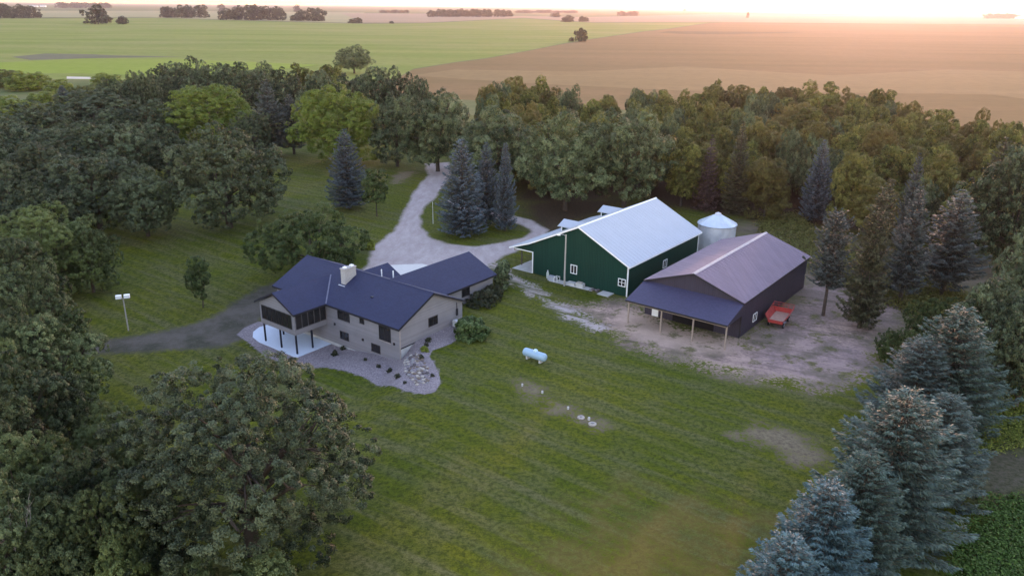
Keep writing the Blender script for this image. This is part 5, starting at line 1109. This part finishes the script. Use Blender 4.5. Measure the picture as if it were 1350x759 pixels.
def limbs(seed, H, C, lr, r0, fork=.3, nlimb=9, bend=.12):
    g = random.Random(seed); mb = MB()
    top = Vector((g.uniform(-.3, .3), g.uniform(-.3, .3), H * .62))
    mb.tube([(0, 0, -.5), (0, 0, .25), (g.uniform(-.1, .1), g.uniform(-.1, .1), H * .2), (top.x * .5, top.y * .5, H * .42), top], [r0 * 1.7, r0 * 1.15, r0 * .9, r0 * .6, r0 * .3], 9)
    order = sorted(range(len(C) - 1), key=lambda j: -lr[j])[:nlimb]
    for j in order:
        c = Vector(C[j]); zb = H * fork * g.uniform(.75, 1.35); zb = min(zb, c.z * .8)
        s = Vector((0, 0, zb)); m = s.lerp(c, .5) + Vector((g.uniform(-1, 1), g.uniform(-1, 1), g.uniform(-.2, 1.4))) * H * bend * .5
        mb.tube([s, s.lerp(m, .5) + Vector((0, 0, .15)), m, m.lerp(c, .55), c], [r0 * .5, r0 * .42, r0 * .3, r0 * .2, r0 * .09], 6, False)
        for q in range(2):
            e = c + Vector((g.uniform(-1, 1), g.uniform(-1, 1), g.uniform(-.3, 1))) * lr[j] * .9
            mb.tube([m, m.lerp(e, .5) + Vector((0, 0, .2)), e], [r0 * .2, r0 * .13, r0 * .04], 5, False)
    return mb

def conifer(seed, H, Wd, base, tiers, nbr, blades, bl, bw, droop=.25, taper=.9, lift=.12, ragged=.2, full=0.0):
    """whorled branches set with needle sprays; returns leaf data and branch tubes"""
    rng = np.random.default_rng(seed); g = random.Random(seed)
    mb = MB(); mb.tube([(0, 0, -.4), (0, 0, H * .3), (0, 0, H * .7), (0, 0, H * .99)], [H * .017, H * .013, H * .007, H * .0015], 8)
    PV = []; NV = []; TV = []; TN = []
    for i in range(tiers):
        t = (i + g.uniform(-.3, .3)) / tiers; t = min(max(t, 0), .985)
        z = H * (base + (1 - base) * t)
        rad = Wd / 2 * ((1 - t) ** taper) * (1 - full * 0) + .12
        if t < .18: rad *= .72 + 1.55 * t
        nb = max(4, int(nbr * (.45 + .55 * rad / (Wd / 2))))
        a0 = g.uniform(0, 6.28); tierk = g.uniform(.84, 1.12)
        for j in range(nb):
            az = a0 + 2 * PI * j / nb + g.uniform(-.25, .25)
            L = rad * tierk * g.uniform(1 - ragged, 1 + ragged * .6)
            if g.random() < .10: L *= .6
            d = np.array([math.cos(az), math.sin(az)]); s_ = np.array([-d[1], d[0]])
            dr = droop * (1.1 - t) * g.uniform(.6, 1.4)
            rise = .55 * t
            def pt(u): return np.array([d[0] * L * u, d[1] * L * u, z + L * (rise * u - dr * math.sin(u * 2.2) + lift * u * u)])
            if L > 1.0: mb.tube([pt(0), pt(.5), pt(.92)], [H * .0035, H * .002, H * .0007], 4, False)
            m = max(5, int(blades * (L / (Wd / 2)) ** 1.35))
            u = 1 - rng.random(m) ** 1.35 * .86
            spread = L * .30 * (1.12 - u) + .10
            lat = rng.uniform(-1, 1, m) * spread
            P = np.stack([d[0] * L * u + s_[0] * lat, d[1] * L * u + s_[1] * lat,
                          z + L * (rise * u - dr * np.sin(u * 2.2) + lift * u * u) - np.abs(lat) * .22 + rng.normal(0, .05, m)], 1)
            tip = np.stack([d[0] + s_[0] * lat / (spread + .01) * .8, d[1] + s_[1] * lat / (spread + .01) * .8, np.full(m, .12) - dr * .6], 1) + rng.normal(0, .33, (m, 3))
            nr = np.array([0, 0, 1.0]) + np.array([d[0], d[1], 0]) * .35 + rng.normal(0, .55, (m, 3))
            PV.append(P); NV.append(nr); TV.append(tip)
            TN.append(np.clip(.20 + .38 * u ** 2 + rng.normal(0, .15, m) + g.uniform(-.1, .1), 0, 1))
    P = np.vstack(PV); N = np.vstack(NV); T = np.vstack(TV); tone = np.concatenate(TN)
    tip = norm(T); N = N - tip * (N * tip).sum(1, keepdims=True)
    return leaf_quads(rng, P, N, bl, bw, tone, tip), mb

LM = {
    'oak': leaf_mat('oak_leaves', (0.019, 0.030, 0.013), (0.145, 0.180, 0.092), hue=(0.066, 0.078, 0.040), objvar=.5, trans=.15),
    'oak_near': leaf_mat('near_oak_leaves', (0.016, 0.026, 0.010), (0.140, 0.178, 0.080), hue=(0.110, 0.140, 0.036), objvar=.7, trans=.13),
    'oak_hero': leaf_mat('big_oak_leaves', (0.012, 0.019, 0.008), (0.112, 0.138, 0.074), trans=.12, objvar=.0),
    'maple': leaf_mat('maple_leaves', (0.055, 0.105, 0.010), (0.300, 0.350, 0.045), objvar=.15, hue=(0.130, 0.170, 0.030)),
    'maple_small': leaf_mat('shrub_leaves', (0.080, 0.115, 0.018), (0.250, 0.285, 0.050), hue=(0.120, 0.120, 0.040)),
    'maple_dark': leaf_mat('dark_maple_leaves', (0.028, 0.048, 0.014), (0.095, 0.125, 0.040), objvar=.2),
    'cottonwood': leaf_mat('cottonwood_leaves', (0.034, 0.052, 0.022), (0.190, 0.230, 0.108), objvar=.2),
    'wood': leaf_mat('woodland_leaves', (0.046, 0.056, 0.014), (0.235, 0.240, 0.060), hue=(0.160, 0.122, 0.040), objvar=.5, trans=.38),
    'spruce_blue': leaf_mat('blue_spruce_needles', (0.028, 0.042, 0.048), (0.145, 0.185, 0.212), trans=.06, objvar=.2),
    'spruce_near_blue': leaf_mat('near_blue_spruce_needles', (0.020, 0.044, 0.044), (0.140, 0.240, 0.245), trans=.06, objvar=.15),
    'spruce_near': leaf_mat('near_spruce_needles', (0.022, 0.040, 0.028), (0.125, 0.185, 0.148), trans=.06, objvar=.25, hue=(.13, .16, .15)),
    'spruce_grey': leaf_mat('grey_spruce_needles', (0.030, 0.038, 0.032), (0.150, 0.172, 0.155), trans=.06, objvar=.2),
    'spruce_green': leaf_mat('green_spruce_needles', (0.038, 0.040, 0.020), (0.135, 0.130, 0.068), trans=.06, objvar=.2),
    'spruce_purple': leaf_mat('reddish_spruce_needles', (0.060, 0.034, 0.030), (0.150, 0.095, 0.085), trans=.06, objvar=.1),
    'juniper': leaf_mat('juniper_needles', (0.020, 0.026, 0.012), (0.062, 0.068, 0.034), trans=.05, objvar=.1),
    'hydrangea': leaf_mat('broad_shrub_leaves', (0.030, 0.060, 0.014), (0.150, 0.210, 0.075), objvar=.1),
    'lime': leaf_mat('lime_shrub_leaves', (0.130, 0.170, 0.020), (0.320, 0.340, 0.060), objvar=.1),
    'weeds': leaf_mat('weed_leaves', (0.030, 0.070, 0.010), (0.105, 0.185, 0.038), objvar=.1),
    'far': leaf_mat('far_tree_leaves', (0.030, 0.038, 0.020), (0.080, 0.090, 0.045), objvar=.3),
}
PROTO = {}      # kind -> list of prototype roots (Empty > trunk, crown)
USED = set()
def proto(kind, H, Wd, leafdata, mb, mat, name, bark=None):
    root = empty(name); root['_h'] = H; root['_w'] = Wd
    mb.build('trunk', bark or M_BARK, root)
    if leafdata is not None:
        V, Q, t = leafdata
        link('crown', np_mesh('crown', V, Q, {'tone': t}), mat, root)
    PROTO.setdefault(kind, []).append(root)

def make_protos():
    for i in range(6):
        H, Wd = 15.0, 17.0
        L, C, lr = broad_crown(10 + i, H, Wd, .05, 46, .23, .50, 44, 54000, .29, irregular=.20)
        proto('oak', H, Wd, L, limbs(10 + i, H, C, lr, .42, .26, 10), LM['oak'], 'oak_tree')
    for i in range(5):
        H, Wd = 14.0, 14.0
        L, C, lr = broad_crown(30 + i, H, Wd, .02, 46, .225, .38, 50, 100000, .19, irregular=.22)
        proto('oak_near', H, Wd, L, limbs(30 + i, H, C, lr, .34, .24, 10), LM['oak_near'], 'oak_tree')
    L, C, lr = broad_crown(49, 17.3, 18.6, .06, 60, .20, .40, 46, 230000, .15, irregular=.12)
    proto('oak_hero', 17.3, 18.6, L, limbs(49, 17.3, C, lr, .52, .24, 16, .2), LM['oak_hero'], 'oak_tree')
    for i in range(2):
        H, Wd = 20.0, 22.0
        L, C, lr = broad_crown(50 + i, H, Wd, .04, 44, .24, .80, 40, 50000, .38, irregular=.09)
        proto('maple', H, Wd, L, limbs(50 + i, H, C, lr, .40, .2, 8), LM['maple'], 'maple_tree')
    for i in range(3):
        H, Wd = 8.0, 9.0
        L, C, lr = broad_crown(60 + i, H, Wd, -.35, 18, .34, .60, 36, 13000, .36, irregular=.25)
        proto('maple_small', H, Wd, L, limbs(60 + i, H, C, lr, .16, .15, 7), LM['maple_small'], 'broadleaf_tree')
    for i in range(2):
        H, Wd = 10.0, 19.0
        L, C, lr = broad_crown(66 + i, H, Wd, -.15, 42, .24, .58, 38, 52000, .26, irregular=.18)
        proto('maple_dark', H, Wd, L, limbs(66 + i, H, C, lr, .30, .15, 8), LM['maple_dark'], 'broadleaf_tree')
        H, Wd = 8.0, 8.0
        L, C, lr = broad_crown(76 + i, H, Wd, -.2, 22, .31, .45, 36, 30000, .21, irregular=.28)
        proto('maple_near', H, Wd, L, limbs(76 + i, H, C, lr, .16, .15, 8), LM['oak_near'], 'broadleaf_tree')
    for i in range(3):
        H, Wd = 20.0, 20.0
        L, C, lr = broad_crown(80 + i, H, Wd, .07, 46, .225, .75, 36, 52000, .34, shape='oval', droop=.5, irregular=.20)
        proto('cottonwood', H, Wd, L, limbs(80 + i, H, C, lr, .45, .22, 10), LM['cottonwood'], 'cottonwood_tree')
    for i in range(6):
        H, Wd = 15.0, 11.0
        L, C, lr = broad_crown(90 + i, H, Wd, .04, 34, .28, .66, 34, 34000, .32, shape='oval', droop=.3, irregular=.30)
        proto('wood', H, Wd, L, limbs(90 + i, H, C, lr, .26, .25, 8), LM['wood'], 'broadleaf_tree')
    for i in range(2):
        H, Wd = 8.5, 4.6
        L, C, lr = broad_crown(100 + i, H, Wd, .16, 16, .36, .42, 26, 6500, .30, shape='oval', irregular=.3)
        proto('young_tree', H, Wd, L, limbs(100 + i, H, C, lr, .09, .25, 7), LM['maple_dark'], 'young_tree')
    for i in range(2):
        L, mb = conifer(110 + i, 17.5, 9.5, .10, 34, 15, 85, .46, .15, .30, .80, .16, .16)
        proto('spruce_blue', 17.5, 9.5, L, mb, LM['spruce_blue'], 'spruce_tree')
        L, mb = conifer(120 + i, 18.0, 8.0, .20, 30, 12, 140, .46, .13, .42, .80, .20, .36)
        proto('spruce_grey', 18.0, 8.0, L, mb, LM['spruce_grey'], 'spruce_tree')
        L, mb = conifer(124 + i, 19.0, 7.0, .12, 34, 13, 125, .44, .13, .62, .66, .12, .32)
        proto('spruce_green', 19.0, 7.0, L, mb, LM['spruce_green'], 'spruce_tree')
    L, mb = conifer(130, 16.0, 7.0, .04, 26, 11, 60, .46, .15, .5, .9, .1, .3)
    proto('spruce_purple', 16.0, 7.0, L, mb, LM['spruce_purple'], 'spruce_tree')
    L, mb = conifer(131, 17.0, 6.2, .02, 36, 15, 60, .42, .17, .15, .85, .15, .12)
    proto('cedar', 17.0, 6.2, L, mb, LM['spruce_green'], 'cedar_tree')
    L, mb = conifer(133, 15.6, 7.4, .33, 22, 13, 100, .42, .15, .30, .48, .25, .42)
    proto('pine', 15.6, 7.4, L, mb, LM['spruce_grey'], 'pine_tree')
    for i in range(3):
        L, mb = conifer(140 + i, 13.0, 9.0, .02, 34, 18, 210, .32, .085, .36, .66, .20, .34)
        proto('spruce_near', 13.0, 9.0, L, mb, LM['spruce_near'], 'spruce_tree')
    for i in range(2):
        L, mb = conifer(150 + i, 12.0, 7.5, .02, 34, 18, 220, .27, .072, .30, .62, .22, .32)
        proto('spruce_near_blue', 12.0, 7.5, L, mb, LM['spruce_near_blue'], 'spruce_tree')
    # bare dead tree
    g = random.Random(9); mb = MB()
    mb.tube([(0, 0, -.3), (.1, 0, 3), (.3, .2, 6), (.2, .5, 9)], [.2, .15, .09, .02], 7)
    def tw(p, d, l, r, n):
        q = [Vector(p)]
        for s in range(3):
            d = (d + Vector((g.uniform(-.35, .35), g.uniform(-.35, .35), g.uniform(-.1, .25)))).normalized(); q.append(q[-1] + d * l / 3)
        mb.tube(q, [r, r * .7, r * .45, r * .15], 5, False)
        if n:
            for s in range(4): tw(q[1 + s % 3], (d + Vector((g.uniform(-1, 1), g.uniform(-1, 1), g.uniform(-.2, .7)))).normalized(), l * .6, r * .5, n - 1)
    for i in range(14):
        a = g.uniform(0, 6.28); tw((.1, 0, g.uniform(2.0, 8.0)), Vector((math.cos(a), math.sin(a), .35)), g.uniform(2, 3.4), .07, 2)
    proto('dead_tree', 9.0, 6.0, None, mb, None, 'dead_tree', M_BARKP)
    for i in range(4):
        H, Wd = 12.0, 13.0
        L, C, lr = broad_crown(160 + i, H, Wd, -.5, 18, .34, 1.0, 22, 3600, .95, irregular=.2)
        proto('far', H, Wd, L, limbs(160 + i, H, C, lr, .25, .2, 3), LM['far'], 'broadleaf_tree')
    for i in range(2):
        H, Wd = 2.2, 5.0
        L, C, lr = broad_crown(170 + i, H, Wd, -.5, 16, .34, .30, 30, 9000, .17, irregular=.12)
        proto('juniper', H, Wd, L, limbs(170 + i, H, C, lr, .08, .2, 6), LM['juniper'], 'juniper_shrub')
    H, Wd = 2.6, 4.6
    L, C, lr = broad_crown(175, H, Wd, -.5, 18, .33, .34, 30, 9000, .26, irregular=.12)
    proto('hydrangea', H, Wd, L, limbs(175, H, C, lr, .06, .2, 8), LM['hydrangea'], 'leafy_shrub')
    H, Wd = 1.8, 2.4
    L, C, lr = broad_crown(178, H, Wd, -.5, 10, .36, .26, 24, 3200, .20, irregular=.2)
    proto('lime', H, Wd, L, limbs(178, H, C, lr, .04, .2, 5), LM['lime'], 'leafy_shrub')
    H, Wd = .6, .8
    L, C, lr = broad_crown(180, H, Wd, -.5, 6, .4, .12, 14, 500, .12, irregular=.25)
    proto('bedplant', H, Wd, L, limbs(180, H, C, lr, .015, .2, 4), LM['juniper'], 'bed_plant')
    H, Wd = 4.2, 3.0
    L, C, lr = broad_crown(182, H, Wd, -.5, 14, .38, .35, 26, 5000, .28, shape='oval', irregular=.3)
    proto('willow', H, Wd, L, limbs(182, H, C, lr, .06, .2, 8), LM['cottonwood'], 'tall_shrub')
make_protos()
CNT = {}
def plant(kind, x, y, h, w, label, group=None, cat='tree', rz=None, pick=None):
    n = CNT.get(kind, 0); CNT[kind] = n + 1
    pr = PROTO[kind]; i = (n if pick is None else pick) % len(pr); src = pr[i]
    if (kind, i) in USED:
        o = src.copy(); col.objects.link(o)
        for ch in src.children:
            c = ch.copy(); col.objects.link(c); c.parent = o
        for k_ in ('label', 'category', 'group'):
            if k_ in o: del o[k_]
    else: o = src; USED.add((kind, i))
    o.location = (x, y, hz(x, y) - .05)
    o.rotation_euler = (0, 0, (n * 2.399 + len(kind)) % 6.28 if rz is None else rz)
    o.scale = (w / src['_w'], w / src['_w'], h / src['_h'])
    tag(o, label, cat, group)
    return o
for kind, x, y, h, w, label, group in TREES:
    if kind in ('maple_dark', 'maple_near') and h < 7: cat = 'shrub'
    else: cat = 'tree'
    plant(kind, x, y, h, w, label, group, cat)
for x, y, h, w, label, group in FAR_TREES: plant('far', x, y, h, w, label, group, 'bush' if 'bush' in label else 'tree')
S = SPOT
plant('hydrangea', *S['bush_h'], 2.6, 5.2, 'leafy green shrub at the right gable of the house', None, 'shrub')
plant('juniper', *S['bush_j'], 2.3, 5.6, 'low dark spreading shrub under the garage window', None, 'shrub')
plant('juniper', *S['bush_b'], 2.2, 4.0, 'dark shrub between the low spreading shrub and the tall loose shrub', None, 'shrub')
plant('willow', *S['bush_w'], 4.4, 3.4, 'tall loose grey green shrub at the right corner of the garage', None, 'shrub')
plant('lime', *S['bush_y'], 1.9, 2.6, 'lime yellow shrub where the driveway meets the dark round tree', None, 'shrub')
plant('lime', *S['pl6'], .6, 1.5, 'small yellow green plant in the gravel bed under the gable window', None, 'plant')
for k_, w in (('pl1', .8), ('pl2', .7), ('pl3', 1.0), ('pl4', 1.0), ('pl5', .6), ('pl7', .9), ('pl8', .7), ('pl9', 1.1), ('pl10', .8), ('pl11', .7), ('pl12', 1.3), ('pl13', 1.0)):
    plant('bedplant', *S[k_], w * .6, w * .85, 'small dark plant in the gravel bed round the house', 'small plants in the gravel bed', 'plant')
for r_ in PROTO.values():
    for q in r_:
        for k_ in ('_h', '_w'): del q[k_]
for kd, r_ in PROTO.items():
    for i, q in enumerate(r_):
        if (kd, i) not in USED:
            for c in list(q.children): bpy.data.objects.remove(c)
            bpy.data.objects.remove(q)
for o in bpy.data.objects:
    for k_ in ('_h', '_w'):
        if k_ in o: del o[k_]

# ground cover nobody could count: weeds at the bottom right, undergrowth along the woods, grass tufts
def cover(name, label, polys, n, h, leaf, mat, seed, smin=.4):
    rng = np.random.default_rng(seed); out = []
    for p in polys:
        P = np.array(p); m = n * 3
        X = rng.uniform(P[:, 0].min(), P[:, 0].max(), m); Y = rng.uniform(P[:, 1].min(), P[:, 1].max(), m)
        k_ = sd_poly(X, Y, p) > rng.normal(0, .8, m); X, Y = X[k_][:n], Y[k_][:n]
        out.append(np.stack([X, Y], 1))
    XY = np.vstack(out); c = len(XY); per = 7
    ci = np.repeat(np.arange(c), per); s = rng.uniform(smin, 1, c)[ci] * h
    d = sph(rng, c * per); d[:, 2] = np.abs(d[:, 2])
    P = np.stack([XY[ci, 0], XY[ci, 1], height(XY[ci, 0], XY[ci, 1])], 1) + d * np.array([.7, .7, 1.0]) * s[:, None]
    V, Q, t = leaf_quads(rng, P, d + np.array([0, 0, .6]) + rng.normal(0, .4, d.shape), leaf, leaf * .55, np.clip(rng.normal(.5, .25, c * per), 0, 1))
    return tag(link(name, np_mesh(name, V, Q, {'tone': t}), mat), label, 'ground cover', kind='stuff')
cover('weeds', 'bright green leafy weeds at the bottom right corner', [AREA['weeds']], 2800, .7, .26, LM['weeds'], 5)
cover('rough_grass', 'yellowish rough growth right of the foreground spruces', [AREA['weeds2']], 2600, .6, .24, LM['maple_small'], 6)
ug = [loc2(BARN_AT, a, b) for a, b in ((-2, 62), (4, 44), (24, 26), (60, 8), (66, 14), (36, 38), (10, 56), (4, 68))]
cover('undergrowth', 'dark green undergrowth along the front of the woods', [ug], 5200, 1.5, .45, LM['wood'], 7)

# ------------------------------------------------------------------ light, air, camera
SUN_AZ = R(24.0); SUN_EL = R(7.0)
w = bpy.data.worlds.new('World'); scene.world = w; w.use_nodes = True
nt = w.node_tree; bg = nt.nodes['Background']
sky = nt.nodes.new('ShaderNodeTexSky'); sky.sky_type = 'NISHITA'; sky.sun_disc = False
sky.sun_elevation = SUN_EL; sky.sun_rotation = SUN_AZ; sky.altitude = 300; sky.air_density = 1.35; sky.dust_density = 0.3; sky.ozone_density = 1.3
nt.links.new(sky.outputs[0], bg.inputs[0]); bg.inputs[1].default_value = 0.15
sd = bpy.data.lights.new('sun', 'SUN'); sd.energy = 0.4; sd.angle = R(0.6); sd.color = (1.0, 0.62, 0.36)
so = bpy.data.objects.new('sun', sd); col.objects.link(so)
dirv = Vector((math.sin(SUN_AZ) * math.cos(SUN_EL), math.cos(SUN_AZ) * math.cos(SUN_EL), math.sin(SUN_EL)))
so.rotation_euler = (-dirv).to_track_quat('-Z', 'Y').to_euler(); so.location = (150, 300, 60)

HAZE = True
if HAZE:
    k = NT('evening_haze')
    pv = k.n('ShaderNodeVolumePrincipled', Density=0.00005, Anisotropy=0.78)
    pv.inputs['Color'].default_value = (0.64, 0.53, 0.62, 1)
    k.t.links.new(pv.outputs[0], k.out.inputs['Volume'])
    hz_ = MB().box(-FAR - 500, FAR + 500, -2500, FAR + 500, -6.0, 52.0).build('haze', k.m)
    tag(hz_, 'thin evening haze over the farm and fields', 'haze', kind='stuff')

cd = bpy.data.cameras.new('camera'); cam = bpy.data.objects.new('camera', cd); col.objects.link(cam)
cd.sensor_width = 36.0; cd.lens = 36.0 * 1030.0 / 1350.0; cd.clip_start = 0.5; cd.clip_end = 120000
PITCH = math.atan(371.0 / 1030.0); ROLL = R(0.55)
from mathutils import Matrix
fwd = Vector((0, math.cos(PITCH), -math.sin(PITCH))); upv = Vector((0, math.sin(PITCH), math.cos(PITCH))); rt = Vector((1, 0, 0))
c_, s_ = math.cos(ROLL), math.sin(ROLL)
r2 = rt * c_ + upv * s_; u2 = upv * c_ - rt * s_
cam.matrix_world = Matrix(((r2.x, u2.x, -fwd.x, 0), (r2.y, u2.y, -fwd.y, 0), (r2.z, u2.z, -fwd.z, 42.0), (0, 0, 0, 1)))
scene.camera = cam
vs = scene.view_settings; vs.view_transform = 'Standard'; vs.look = 'None'; vs.gamma = 1.0; vs.use_curve_mapping = False
vs.exposure = 2.74; vs.use_white_balance = True; vs.white_balance_temperature = 6500; vs.white_balance_tint = 38
scene.render.resolution_x = 1024; scene.render.resolution_y = 575
